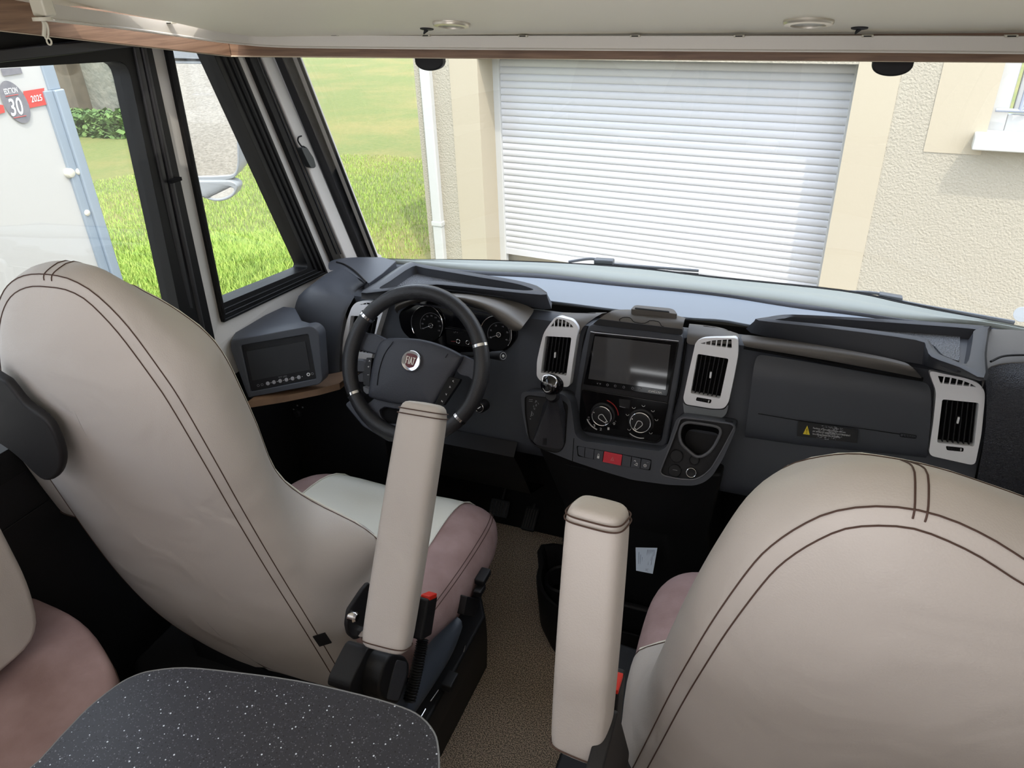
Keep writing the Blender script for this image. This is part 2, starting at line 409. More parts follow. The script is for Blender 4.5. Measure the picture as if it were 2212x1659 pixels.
# house window with sill and grille
hw = thing('house_window', 'white house window behind a grey grille, above its sill on the cream wall', 'window', fp(xw0 + .6, wz0, RD - .1))
WFR = mat('white_pvc', (175, 175, 172), .4)
Wf = lambda s, z, h: fp(xw0 + s, wz0 + z, h)
for nm, s0, s1, z0, z1 in (('frame_post', .0, .09, .0, 1.22), ('frame_post', 1.1, 1.19, .0, 1.22), ('frame_rail', .09, 1.1, .0, .10), ('frame_rail', .09, 1.1, 1.12, 1.22), ('sash_post', .11, .17, .11, 1.11), ('sash_rail', .17, 1.08, .11, .18)):
    bm = bmesh.new(); fbox(bm, xw0 + s0, xw0 + s1, wz0 + z0, wz0 + z1, RD - .14, RD - .07); finish(nm, bm, WFR, hw, bevel=.006)
bm = bmesh.new(); fbox(bm, xw0 + .16, xw0 + 1.09, wz0 + .17, wz0 + 1.12, RD - .12, RD - .115); finish('pane', bm, GLASSY, hw, smooth=False)
GRI = mat('grey_iron', (140, 146, 158), .5)
for pts in ([(.14, .13), (.14, 1.15)], [(.02, .13), (1.17, .13)], [(.14, .13), (.45, .46)], [(.45, .13), (.45, 1.15)], [(.14, .80), (.45, .46)]):
    tube('grille_bar', [Wf(s, z, RD - .03) for s, z in pts], .011, GRI, hw)
sl = [P(2096, 293, pl=off(WLP, .12)).z, P(2096, 325, pl=off(WLP, .12)).z]; sx = fl(P(2098, 325, pl=off(WLP, .12)))[0]
bm = bmesh.new(); fbox(bm, sx, sx + 1.6, sl[1], sl[1] + .085, RD - .12, RD + .12)
tag(finish('window_sill', bm, mat('white_stone_sill', (179, 178, 172), .6), bevel=.008), 'white stone sill jutting out under the house window', 'window sill')
# downpipe at the house corner
q0 = fl(P(937, 350, pl=off(WLP, .03)))[0]
dp = thing('downpipe', 'white square downpipe running down the corner of the house', 'pipe', fp(q0, GZ, RD + .03))
bm = bmesh.new(); fbox(bm, q0 - .055, q0 + .035, GZ + .05, TOPZ - .1, RD - .01, RD + .05); finish('pipe', bm, WFR, dp, bevel=.008)
bm = bmesh.new(); fbox(bm, q0 - .062, q0 + .042, GZ + .42, GZ + .46, RD - .01, RD + .056); finish('pipe_bracket', bm, WFR, dp, bevel=.004)
# roller shutter with curved slats
rs = thing('roller_shutter', 'wide white roller shutter nearly closed in the cream house wall', 'shutter', fp(1.2, GZ, 0))
SHUT = mat('white_shutter_slat', (180, 180, 181), .5)
bm = bmesh.new(); zb = P(1100, 545, pl=SHP).z + .04; step = .053; n = int((LZ - zb) / step) + 2
prof = [(0, -.004), (.003, .002), (.010, .006), (.026, .007), (.042, .0055), (.049, .001), (.0525, -.004)]
xs0, xs1 = .0, x_r + .1
prev = None
for i in range(n):
    for dz, h in prof:
        a = bm.verts.new(fp(xs0, zb + i * step + dz, h)); b = bm.verts.new(fp(xs1, zb + i * step + dz, h))
        if prev: bm.faces.new((prev[0], prev[1], b, a))
        prev = (a, b)
o = finish('slat_curtain', bm, SHUT, rs, sharp=50)
bm = bmesh.new(); fbox(bm, xs0, xs1, zb - .055, zb + .002, -.008, .012); finish('bottom_rail', bm, SHUT, rs, bevel=.003)
g0 = fl(P(1067, 250, pl=off(SHP, .03)))[0]
bm = bmesh.new(); fbox(bm, g0, .012, GZ + .03, LZ, -.03, .03); finish('guide_rail', bm, WFR, rs, bevel=.004)
gr = fl(P(1830, 250, pl=off(SHP, .03)))[0]
bm = bmesh.new(); fbox(bm, gr, gr + .1, GZ + .03, LZ, -.03, .03); finish('guide_rail', bm, WFR, rs, bevel=.004)

# stone outbuilding far left
STONE = mat('grey_rough_stone', (101, 103, 94), .95, bump=(6, .9, 'noise', .05), var=(5, .2, (120, 118, 106)))
ob = thing('stone_outbuilding', 'grey stone outbuilding with a brown post standing far across the lawn', 'building', (-13, 11, GZ))
box('wall', (-22, 11.0, GZ), (-12.2, 15, 5.0), STONE, ob, bevel=.02)
box('post', (-13.6, 10.7, GZ), (-13.1, 11.0, 4.8), mat('weathered_brown_wood', (98, 88, 74), .9, var=(4, .2, (80, 72, 60))), ob, bevel=.01)
bm = bmesh.new()
rn = random.Random(5)
HEDGE = mat('dark_green_leaves', (62, 92, 48), .9, var=(2, .2, (98, 124, 62)))
for i in range(5200):
    y = 10.0 + rn.random() * .5; x = -16 + rn.random() * 4.6; z = GZ + rn.random() ** 1.5 * .42; s = .04 + rn.random() * .05
    a = rn.random() * 6.28; b = rn.random() * 3; u = Vector((math.cos(a), math.sin(a), math.sin(b) * .5)) * s; w = Vector((-math.sin(a), math.cos(a) * .4, math.cos(b))) * s * .6
    p = Vector((x, y, z)); bm.faces.new([bm.verts.new(p + u), bm.verts.new(p + w), bm.verts.new(p - u), bm.verts.new(p - w)])
me = D.meshes.new('hedge'); bm.to_mesh(me); bm.free(); me.materials.append(HEDGE); o = D.objects.new('hedge', me); link(o); tag(o, 'low dark green hedge growing at the foot of the stone outbuilding', 'hedge', kind='stuff')

# ------------------------------------------------------------------ neighbouring white camper seen through the side window
CX = -3.0
cy1 = P(180, 360, X=CX).y
cv = thing('parked_camper', 'white parked camper wall with pale aluminium corner strip outside side window', 'camper', (CX - 1, cy1 - 2.5, GZ))
box('body', (CX - 2.1, cy1 - 6, GZ + .35), (CX, cy1 - .03, 2.3), WPAINT, cv, bevel=.02)
for wy in (cy1 - 1.2, cy1 - 4.6): lathe('wheel', (CX - .02, wy, GZ + .33), (1, 0, 0), [(0, -.2), (.33, -.2), (.33, -.02), (.2, 0), (.18, -.03), (0, -.03)], RUBBER, cv)
CPL = plane((CX + .004, 0, 0), (1, 0, 0))
z_step = P(128, 192, pl=CPL).z
box('corner_strip', (CX - .02, cy1 - .055, z_step), (CX + .012, cy1 + .0, 2.28), ALU, cv, bevel=.003)
box('corner_strip', (CX - .02, cy1 - .085, GZ + .36), (CX + .016, cy1 - .045, z_step), ALU, cv, bevel=.003)
box('corner_strip', (CX - .02, cy1 - .045, GZ + .36), (CX + .03, cy1 + .002, z_step), ALU, cv, bevel=.006)
for u, v, r in ((149, 374, .022), (165, 371, .016), (184, 460, .016)):
    p = P(u, v, pl=CPL); lathe('door_button', p, (1, 0, 0), [(r, -.004), (r, .008), (r * .8, .016), (r * .3, .02), (0, .02)], GLIDER, cv)
STG = mat('dark_grey_sticker', (98, 98, 106), .5, var=(60, .3, (120, 118, 122))); STR = mat('coral_red_sticker', (190, 60, 56), .5)
R12 = lambda x, y: (x * .12054, 100 + y * .12054)
CP1 = off(CPL, .002); CP2 = off(CPL, .003)
plate('ribbon_sticker', PR(R12, [(420, 810), (795, 750), (780, 900), (890, 1040), (440, 1130)], pl=CP1), (1, 0, 0), .001, STR, cv, bevel=0)
plate('ribbon_sticker', PR(R12, [(-200, 1010), (60, 1060), (90, 1190), (-160, 1260)], pl=CP1), (1, 0, 0), .001, STR, cv, bevel=0)
cc = Quad(*PR(R12, [(150, 1390), (560, 1390), (400, 610), (-20, 610)], pl=CP2))
oval = [P(*R12(272 + 250 * math.cos(t) * 1.0 + 118 * math.sin(t), 1003 - 0 + 375 * math.sin(t) + 70 * math.cos(t)), pl=CP2) for t in [2 * math.pi * k / 40 for k in range(40)]]
plate('badge_sticker', oval, (1, 0, 0), .001, STG, cv, bevel=0)
CP3 = off(CPL, .0045)
def qr(bl, br, tr, tl): return Quad(*PR(R12, [bl, br, tr, tl], pl=CP3))
text('lettering', 'EDITION', qr((90, 868), (322, 832), (295, 732), (58, 768)), 0, 0, 1, 1, WHITEINK, cv, bold=True)
text('lettering', '30', qr((210, 1262), (442, 1222), (360, 905), (140, 945)), 0, 0, 1, 1, WHITEINK, cv, bold=True)
text('lettering', '2025', qr((568, 1012), (762, 975), (738, 862), (540, 892)), 0, 0, 1, 1, WHITEINK, cv, bold=True)
plate('dark_patch', PR(R12, [(10, 405), (370, 385), (405, 488), (55, 540)], pl=CP1), (1, 0, 0), .001, STG, cv, bevel=0)
for a, b in (((105, 905), (325, 868)), ((250, 1290), (470, 1248))): tube('sticker_line', PR(R12, [a, b], pl=CP3), .0012, STR, cv)

# ------------------------------------------------------------------ the cab shell
def RA(x, y): return (440 + x * .18083, 100 + y * .18083)
def RB(x, y): return (540 + x * .18083, 340 + y * .18083)
def RC(x, y): return (220 + x * .21097, 90 + y * .21097)
def RD_(x, y): return (860 + x * .3074, 520 + y * .3074)
XL = -1.35; XR = 0.63
WL = plane((XL, 0, 0), (1, 0, 0))
def CARPET():
    m = mat('brown_speckled_carpet', (92, 80, 70), .95, bump=(330, 1.0, 'noise', .004), spec=.1)
    nt = m.node_tree; b = nt.nodes['Principled BSDF']; tc = nt.nodes['Texture Coordinate']
    n = nt.nodes.new('ShaderNodeTexNoise'); n.inputs['Scale'].default_value = 340; n.inputs['Detail'].default_value = 3
    r = nt.nodes.new('ShaderNodeValToRGB'); e = r.color_ramp.elements; e[0].position = .42; e[0].color = srgb(118, 106, 95); e[1].position = .60; e[1].color = srgb(238, 218, 194)
    nt.links.new(tc.outputs['Object'], n.inputs['Vector']); nt.links.new(n.outputs['Fac'], r.inputs[0]); nt.links.new(r.outputs[0], b.inputs['Base Color'])
    return m
struct(box('floor', (XL, -1.6, -.04), (XR, 2.1, 0), CARPET(), bevel=0))
# outer lines on the left wall
def wl(u, v, h=0): return P(u, v, pl=off(WL, h))
q_gl = [wl(371, 110, .014), wl(479.6, 656, .014), wl(667.5, 579, .014), wl(462.6, 119.9, .014)]           # quarter window opening (glass)
q_fo = [wl(361, 100, .014), wl(485, 697, .014), wl(709, 590, .014), wl(512, 118, .014)]                    # its black frame
s_gr = [wl(266, 132, .012), wl(384, 690, .012)]                                                # sliding window right glass edge
s_fo = [wl(318, 100, .012), wl(453, 716, .012)]
def ext(a, b, z): t = (z - a.z) / (b.z - a.z); return a + (b - a) * t
ztop, zbq = 1.66, 0
s_bot = .93
so_tr = ext(*s_fo, 1.72); so_br = ext(*s_fo, s_bot - .04)
so_tl = Vector((XL, -.35, 1.72)); so_bl = Vector((XL, -.35, s_bot - .04))
si_tr = wl(266, 132); si_br = ext(*s_gr, s_bot + .02)
sg = P(0, 147, pl=WL); sl_ = (si_tr.z - sg.z) / (si_tr.y - sg.y); si_tl = Vector((XL, -.28, si_tr.z + sl_ * (-.28 - si_tr.y))); si_bl = Vector((XL, -.28, s_bot + .02))
qt = [ext(q_fo[0], q_fo[1], 1.70), q_fo[1], q_fo[2], ext(q_fo[3], q_fo[2], 1.70)]
qi = [ext(q_gl[0], q_gl[1], 1.66), q_gl[1], q_gl[2], ext(q_gl[3], q_gl[2], 1.66)]
shrink = lambda pts, k: [sum(pts, Vector()) / len(pts) + (p - sum(pts, Vector()) / len(pts)) * k for p in pts]
wall_out = [Vector((XL, -1.6, 0)), Vector((XL, 2.12, 0)), Vector((XL, 2.12, .86)), Vector((XL, 2.05, .90)), Vector((XL, 1.68, 1.70)), Vector((XL, 1.62, 1.90)), Vector((XL, -1.6, 1.90))]
struct(plate('wall_left', wall_out, (1, 0, 0), .04, WALLW, holes=[shrink([so_tl, so_bl, so_br, so_tr], .985), [Vector((XL, p.y, p.z)) for p in shrink(qt, .95)]], bevel=0, smooth=False))
struct(box('baseboard_left', (XL, -1.6, 0), (XL + .012, 1.60, .80), BLACK, bevel=.003)); struct(box('trim_6', (XL, -1.6, .80), (XL + .012, 1.12, .888), BLACK, bevel=.003))
# windows in the left wall
w1 = D.objects.new('window_1', None); COL.objects.link(w1); w1.location = (XL, .3, 1.3); struct(w1); bpy.context.view_layer.update()
plate('window_frame', [p + Vector((.012, 0, 0)) for p in [so_tl, so_bl, so_br, so_tr]], (1, 0, 0), .05, RUBBER, w1, holes=[rnd([p + Vector((.012, 0, 0)) for p in [si_tl, si_bl, si_br, si_tr]], .03)], bevel=.006)
WLX = lambda pts, h: [Vector((XL + h, p.y, p.z)) for p in pts]
def strip(name, a0, a1, b0, b1, h, th, m, par, n=(1, 0, 0), bev=.003):
    n = Vector(n).normalized(); return plate(name, [p + n * h for p in (a0, a1, b1, b0)], n, th, m, par, bevel=bev)
def wlp(a, b, z): return ext(wl(*a), wl(*b), z)
FR2 = mat('dark_grey_window_track', (34, 34, 36), .45)
# raised vertical profiles of the sliding window (two rubber-edged tracks)
for (ua, va, ub, vb, w_, h_) in ((RC(335, 80) + RC(665, 1659) + (.018, .022)), (RC(412, 60) + RC(750, 1659) + (.014, .026))):
    a = ext(wl(ua, va, h_), wl(ub, vb, h_), 1.69); b = ext(wl(ua, va, h_), wl(ub, vb, h_), s_bot - .02)
    strip('window_track', a, b, a + Vector((0, w_, 0)), b + Vector((0, w_, 0)), 0, .03, FR2, w1, bev=.005)
a = wl(*RC(775, 1370)); obox('track_joint', a + Vector((.03, -.040, 0)), (.006, 0, 0), (0, .016, 0), (0, 0, .004), DEEP, w1, bevel=.001)
strip('top_track', Vector((XL, -.3, 1.60)), Vector((XL, -.3, 1.62)), ext(*s_fo, 1.60), ext(*s_fo, 1.62), .03, .03, FR2, w1)
g1 = [p + Vector((-.015, 0, 0)) for p in [si_tl + Vector((0, -.02, .02)), si_bl + Vector((0, -.02, -.02)), si_br + Vector((0, .02, -.02)), si_tr + Vector((0, .02, .02))]]
plate('pane', g1, (1, 0, 0), .004, GLASS, w1, bevel=0, smooth=False)
w2 = D.objects.new('window_2', None); COL.objects.link(w2); w2.location = (XL, 1.5, 1.3); struct(w2); bpy.context.view_layer.update()
plate('window_frame', [p for p in qt], (1, 0, 0), .05, RUBBER, w2, holes=[rnd([p for p in qi], [0.001, .004, .02, .001])], bevel=.004)
for k, (za, hh, ww_) in enumerate(((.30, .022, .010), (.58, .028, .012), (.84, .022, .008))):
    f = lambda i, z=za: qi[i] * (1 - z) + qt[i] * z
    tube('rubber_rib', [f(0), f(1), f(2), f(3)], ww_ * .5, RUBBER, w2, upv=(1, 0, 0), seg=8)
plate('pane', [p + Vector((-.026, 0, 0)) for p in shrink(qi, 1.03)], (1, 0, 0), .004, GLASS, w2, bevel=0, smooth=False)
gq = Quad(wl(552, 590), wl(580, 582), wl(560, 552), wl(540, 560))
# seam in lining below the quarter window
dash_line('lining_seam', [wl(*R5(448, 490)) + Vector((.001, 0, 0)), wl(*R5(458, 545)) + Vector((.001, 0, 0))], DEEP, None, .0012).name = 'trim_5'
struct(D.objects['trim_5'])

# A pillar strips, each a straight profile running from dashboard to bed base
WSP = plane((0, 2.0, .9), (0, -1, -.43))
def wsp(u, v, h=0): return P(u, v, pl=off(WSP, h))
def prof2(name, t0, t1, b0, b1, f, h, th, m, n, bev=.003, par=None):
    """strip between two sight lines: t0,t1 top pixels, b0,b1 bottom pixels"""
    A0, A1, B0, B1 = f(*t0, h), f(*t1, h), f(*b0, h), f(*b1, h); n = Vector(n).normalized()
    A0, A1 = A0 + (A0 - B0) * .12, A1 + (A1 - B1) * .12
    B0, B1 = B0 - (A0 - B0) * .06, B1 - (A1 - B1) * .06
    return plate(name, [A0, A1, B1, B0], n, th, m, par, bevel=bev)
pil = D.objects.new('wall_front_pillar', None); COL.objects.link(pil); pil.location = (XL, 1.9, 1.2); struct(pil); bpy.context.view_layer.update()
bl_ = thing('blind_rail', 'black side rail for the pleated blind on the cream windscreen pillar', 'blind rail', wl(640, 360))
prof2('rail', RA(545, 140), RA(622, 140), RB(960, 1150), RB(1052, 1150), wl, .016, .016, RUBBER, (1, 0, 0), par=bl_)
for a, b in ((RA(570, 140), RB(985, 1150)), (RA(600, 140), RB(1030, 1150))):
    A, B = wl(*a), wl(*b); tube('groove', [A + (A - B) * .12 + Vector((.017, 0, 0)), B + Vector((.017, 0, 0))], .0022, FR2, bl_)
hd = [wl(*RA(x, y)) + Vector((.036, 0, 0)) for x, y in ((1040, 1210), (1110, 1205), (1190, 1330), (1220, 1430), (1195, 1455), (1150, 1440), (1060, 1260))]
plate('handle', rnd(hd, .006), (1, 0, 0), .018, mat('dark_grey_handle', (56, 60, 60), .45), bl_, bevel=.004)
tube('cord_loop', spl([wl(*RA(x, y)) + Vector((.03, 0, 0)) for x, y in ((1060, 1070), (1025, 1085), (1020, 1130), (1060, 1190), (1085, 1195), (1120, 1215))], 5), .0022, RUBBER, bl_)
prof2('trim_strip', RA(622, 140), RA(702, 140), RB(1052, 1150), RB(1140, 1195), wl, .004, .02, mat('grey_seal_strip', (128, 126, 120), .5), (1, 0, 0), par=pil)
prof2('pillar_lining', RA(700, 140), RA(852, 150), RB(1138, 1195), RB(1287, 1185), wl, .022, .05, WALLW, (1, 0, 0), bev=.006, par=pil)
# windscreen surround
FRM = mat('dark_grey_screen_surround', (36, 36, 39), .5)
w3 = D.objects.new('window_3', None); COL.objects.link(w3); w3.location = (-.36, 1.95, 1.2); struct(w3); bpy.context.view_layer.update()
prof2('side_surround', RA(845, 150), RA(962, 155), RB(1280, 1185), RB(1372, 1195), wsp, .03, .06, FRM, (0, -1, -.43), par=w3)
prof2('side_seal', RA(955, 155), RA(1062, 160), RB(1365, 1195), RB(1447, 1200), wsp, .006, .03, RUBBER, (0, -1, -.43), bev=.001, par=w3)
prof2('side_bead', RA(1060, 160), RA(1127, 160), RB(1445, 1200), RB(1502, 1205), wsp, .012, .02, WALLW, (0, -1, -.43), bev=.004, par=w3)
prof2('glass_border', RA(1120, 160), RA(1152, 160), RB(1495, 1205), RB(1526, 1215), wsp, .016, .004, RUBBER, (0, -1, -.43), bev=0, par=w3)
# base of the windscreen: rows traced along its curve
ZB = .935
seal = [P(u, v, Z=ZB) for u, v in [(795, 560), RD_(0, 140), RD_(600, 145), RD_(1250, 170), RD_(1700, 200), RD_(2212, 262), R4(850, 230), R4(1300, 320), R4(1700, 405), R4(2163, 500), (2330, 738)]]
seal = spl(seal, 5)
def rowz(pts, z): return spl([P(u, v, Z=z) for u, v in pts], 5)
mould = rowz([(795, 566), (860, 570), RD_(550, 210), RD_(1000, 230), RD_(1500, 285), RD_(2212, 365), R4(500, 310), R4(1000, 385), R4(1400, 440), R4(1900, 484), (2330, 748)], .928)
roll = rowz([(795, 580), (860, 582), RD_(560, 240), RD_(1000, 265), RD_(1500, 315), RD_(2212, 385), R4(500, 347), R4(1000, 410), R4(1400, 470), R4(1900, 520), (2330, 760)], .922)
def lerp(a, b, t): return [p * (1 - t) + q * t for p, q in zip(a, b)]
up = lambda r, h: [p + Vector((0, 0, h)) for p in r]
dash = thing('dashboard', 'charcoal van dashboard with silver framed vents, deep shelf and centre stack', 'dashboard', (-.36, 1.75, .0))
MOULD = mat('pale_grey_green_moulding', (150, 156, 150), .45)
loft('windscreen_moulding', [up(seal, -.012), up(seal, 0.0), up(lerp(seal, mould, .2), .008), up(lerp(seal, mould, .35), .003), up(lerp(seal, mould, .5), .007), up(lerp(seal, mould, .75), .008), up(lerp(seal, mould, .95), .001), up(mould, -.008)], MOULD, dash, closed=False, sharp=80)
loft('shelf_roll', [up(mould, -.008), up(lerp(mould, roll, .2), .002), up(lerp(mould, roll, .6), .004), up(roll, -.002), up(roll, -.012)], DASH, dash, closed=False, sharp=80)
front = rowz([(740, 610), (830, 618), (1030, 634), (1186, 650), (1321, 667), (1475, 685), (1560, 691), (1629, 703), (1800, 728), (2000, 757), (2240, 800)], .922)
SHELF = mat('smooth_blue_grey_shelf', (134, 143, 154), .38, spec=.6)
def sheet(name, rings, th, m, par, **k):
    """surface with a downward thickness"""
    lo = [[p - Vector((0, 0, th)) for p in r] for r in rings]
    bm = bmesh.new(); A = [[bm.verts.new(p) for p in r] for r in rings]
    for a, b in zip(A[:-1], A[1:]):
        for i in range(len(a) - 1): bm.faces.new((a[i], a[i + 1], b[i + 1], b[i]))
    r = bmesh.ops.extrude_face_region(bm, geom=list(bm.faces)); bmesh.ops.translate(bm, verts=[g for g in r['geom'] if isinstance(g, bmesh.types.BMVert)], vec=(0, 0, -th))
    return finish(name, bm, m, par, **k)
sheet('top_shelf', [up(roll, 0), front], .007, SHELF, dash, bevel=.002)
box('slot_floor', (-1.12, 1.695, .80), (.43, 1.85, .872), DEEP, dash, bevel=0)
# glass: ruled from the seal line up towards the roof
top = []
for p in seal: top.append(Vector((p.x, p.y - .43 * .80, p.z + .80)))
loft('pane', [[p + Vector((0, .012, -.02)) for p in seal], [p + Vector((0, .012, -.02)) for p in top]], GLASS, w3, closed=False)
tube('bottom_seal', up(seal, .001), .0028, RUBBER, w3, seg=6)
loft('black_border', [[p + Vector((0, .006, -.004)) for p in seal], [p + Vector((0, .006, .003)) for p in seal]], RUBBER, w3, closed=False)
# right wall, front bulkhead under the dash
struct(box('wall_right', (XR, -1.6, 0), (XR + .04, 1.95, 1.90), WALLW, bevel=0))
struct(box('wall_front', (XL, 1.86, 0), (XR, 1.90, .86), BLACK, bevel=0))
def refl(u, v):
    p = P(*R3(u, v), pl=off(FACE, .0165)); d = (p - EYE).normalized(); r = d - FN * 2 * d.dot(FN); t = (-1.6 - p.y) / r.y; return p + r * t

# outer nose of the vehicle under the windscreen
nose = [[Vector((p.x, p.y + .03, .90)) for p in seal], [Vector((p.x, p.y + .12, .86)) for p in seal], [Vector((p.x, p.y + .30, .5)) for p in seal], [Vector((p.x, p.y + .30, -.3)) for p in seal]]
o = loft('vehicle_nose', nose, WPAINT, closed=False, sharp=60); tag(o, 'white front bodywork of this motorhome below the windscreen', 'bodywork')

# ------------------------------------------------------------------ bed base overhead: panel, wooden front, curtain rail, lamps
BEDM = mat('cream_bed_underside', (240, 235, 218), .55, bump=(120, .05))
BY, BZ, BS = 1.44, 1.605, .20          # front edge height and rearward rise
def bedp(y): return BZ + (BY - y) * BS
bm_pts = lambda x0, x1, y0, y1, dz=0: [Vector((x0, y0, bedp(y0) + dz)), Vector((x1, y0, bedp(y0) + dz)), Vector((x1, y1, bedp(y1) + dz)), Vector((x0, y1, bedp(y1) + dz))]
BN = Vector((0, -BS, -1)).normalized()
BEDPL = plane((0, BY, BZ), BN)
ysp = P(500, 4, pl=BEDPL).y
bx0 = P(240, 8, pl=BEDPL).x
# underside panel of the drop-down bed; the left wooden rail cuts off its corner
pan = rnd([Vector((-1.30, .9, bedp(.9))), Vector((-1.27, BY + .03, bedp(BY + .03))), Vector((XR, BY + .03, bedp(BY + .03))), Vector((XR, ysp + .004, bedp(ysp + .004))), Vector((-1.30, ysp + .004, bedp(ysp + .004)))], 0)
struct(plate('ceiling', [P(100, 2, pl=BEDPL), P(240, 25, pl=BEDPL), P(370, 48, pl=BEDPL), P(450, 66, pl=BEDPL), P(490, 80, pl=BEDPL), Vector((P(490, 80, pl=BEDPL).x, BY + .05, bedp(BY + .05))), Vector((XR, BY + .05, bedp(BY + .05))), Vector((XR, ysp + .004, bedp(ysp + .004)))], BN, .03, BEDM, bevel=.001, smooth=False))
struct(plate('ceiling_rear', [Vector((-1.34, -1.6, 2.2)), Vector((-1.34, ysp, bedp(ysp))), Vector((XR, ysp, bedp(ysp))), Vector((XR, -1.6, 2.2))], (0, -BS, -1), .03, BEDM, bevel=.001, smooth=False))
struct(box('ceiling_front', (XL, 1.50, 1.655), (XR, 1.80, 1.68), WALLW, bevel=0))
wf = D.objects.new('trim_3', None); COL.objects.link(wf); wf.location = (-.3, 1.5, 1.6); struct(wf); bpy.context.view_layer.update()
cor = P(500, 122, Y=1.50); rgt = P(2212, 135, Y=1.50); rgt = cor + (rgt - cor) * ((XR - cor.x) / (rgt.x - cor.x))
lft = P(0, 66, X=-1.30)
lft = cor + (lft - cor) * 1.8; lft.x = -1.30; cor2 = Vector((-1.30, 1.50, cor.z))
cor = Vector((cor.x, 1.50, cor.z))
hgt = .075
plate('front_board', [cor, rgt, rgt + Vector((0, 0, hgt)), cor + Vector((0, 0, hgt))], (0, -1, 0), .016, WOODM, wf, bevel=.001)
dz = Vector((0, 0, hgt + .03))
nl = (cor - lft).cross(Vector((0, 0, 1))).normalized()
plate('side_board', [lft, cor, cor + Vector((0, 0, .10)), lft + Vector((0, 0, .26))], nl, .016, WOODM, wf, bevel=.001)
EDGE = mat('pale_wood_edging', (200, 184, 160), .5)
tube('board_edging', [lft + nl * -.006, cor + nl * -.004, rgt + Vector((0, .006, 0))], .0016, EDGE, wf, seg=6)
box('shadow_gap_strip', (cor.x - .02, 1.512, cor.z - .0035), (P(1305, 133, Y=1.51).x, 1.53, cor.z + .02), DEEP, wf, bevel=0)  # black strip standing in for the shadow gap under the board
# curtain rail
railp = [(105, 27), (190, 38), (280, 50), (370, 63), (440, 74), (500, 82), (560, 87), (640, 90), (760, 91), (920, 92), (1150, 93), (1400, 94), (1700, 95), (1950, 96), (2230, 98)]
def raild(u):
    if u > 520: return 1.455
    return None
rp = []
for u, v in railp:
    if u >= 560: rp.append(P(u, v, Y=1.455))
    else:
        t = (560 - u) / 455.0
        rp.append(P(u, v, Y=1.455 - .50 * t ** 1.15))
rp = spl(rp, 6)
rail = thing('curtain_rail', 'white curtain rail curving round under the overhead bed along brown board', 'curtain rail', rp[30])
rings = []
for i, p in enumerate(rp):
    t = ((rp[i + 1] if i < len(rp) - 1 else p) - (rp[i - 1] if i else p)).normalized(); s = t.cross(Vector((0, 0, 1))).normalized()
    if s.dot(EYE - p) < 0: s = -s
    h = .0125
    rings.append([p + s * a + Vector((0, 0, b)) for a, b in ((-.008, h), (.004, h), (.004, h - .003), (.003, -h + .004), (.0065, -h + .002), (.0065, -h), (-.008, -h))])
loft('rail_profile', rings, WHITEP, rail, sharp=30)
for u, v in ((369, 50), (560, 73), (725, 76), (922, 77), (1131, 78), (1373, 78), (1597, 78), (1874, 78), (2184, 78)):
    yy = 1.45 if u >= 560 else 1.45 - .50 * ((560 - u) / 455) ** 1.15
    p = P(u, v, Y=yy); obox('rail_clip', p, (.009, 0, 0), (0, .006, 0), (0, 0, .0018), GLIDER, rail, bevel=.0006)
    obox('clip_slot', p + Vector((0, -.0065, 0)), (.006, 0, 0), (0, .0006, 0), (0, 0, .0008), DEEP, rail, bevel=0)
# end bracket with glider hook
eb = rp[0]
obox('end_bracket', P(92, 16, Y=.90) , (.014, 0, 0), (0, .010, 0), (0, 0, .012), GLIDER, rail, bevel=.003)
gk = thing('curtain_glider', 'translucent curtain glider hook hanging from left end of the white rail', 'hook', P(98, 45, Y=.90))
Yg = .895
lathe('glider_body', P(92, 42, Y=Yg), (0, 0, 1), [(0, -.003), (.014, -.002), (.014, .003), (0, .004)], GLIDER, gk, seg=16)
tube('glider_neck', spl([P(u, v, Y=Yg) for u, v in ((90, 40), (95, 50), (96, 62), (95, 78))], 4), .003, GLIDER, gk)
tube('glider_link', spl([P(u, v, Y=Yg) for u, v in ((93, 46), (100, 50), (104, 62), (104, 80), (100, 84), (97, 78), (97, 60))], 4), .0014, GLIDER, gk)
c = P(106, 90, Y=Yg); tube('glider_eye', [c + Vector((math.cos(a) * .0048, 0, math.sin(a) * .0048)) for a in [2 * math.pi * k / 16 for k in range(16)]], .0013, GLIDER, gk, closed=True)
# spotlights and black hooks in the underside
LENS = mat('frosted_grey_lens', (128, 130, 126), .3); BEZEL = mat('satin_nickel_bezel', (206, 200, 186), .3, .6)
for k, (u, v, r, lab) in enumerate(((975, 50, .0335, 'round nickel spotlight in the bed underside above the steering wheel'), (1747, 46, .0375, 'round nickel spotlight in the bed underside above the passenger seat'))):
    c = P(u, v, pl=BEDPL); l = thing('ceiling_spotlight', lab, 'spotlight', c, 'spotlights under the drop-down bed')
    lathe('bezel', c, BN, [(r, 0), (r, .003), (r * .95, .006), (r * .7, .007), (r * .68, .002), (0, .002)], BEZEL, l, upv=(0, 1, 0), seg=40)
    lathe('lens', c + BN * .0025, BN, [(r * .67, 0), (r * .66, .002), (0, .003)], LENS, l, upv=(0, 1, 0), seg=32)
for u, v, lab in ((922, 62, 'small black turn hook under the bed beside steering-side spotlight'), (1857, 60, 'small black turn hook under the bed beside passenger-side spotlight')):
    c = P(u, v, pl=BEDPL); h = thing('turn_hook', lab, 'hook', c, 'black hooks under the bed')
    lathe('hook_base', c, BN, [(.013, 0), (.0125, .002), (.008, .003), (0, .003)], BLACK, h, upv=(0, 1, 0), seg=24)
    tube('hook_tip', [c + BN * .002, c + BN * .007 + Vector((-.004, -.002, 0)), c + BN * .0095 + Vector((-.005, -.003, 0))], [.004, .0022, .001], BLACK, h)
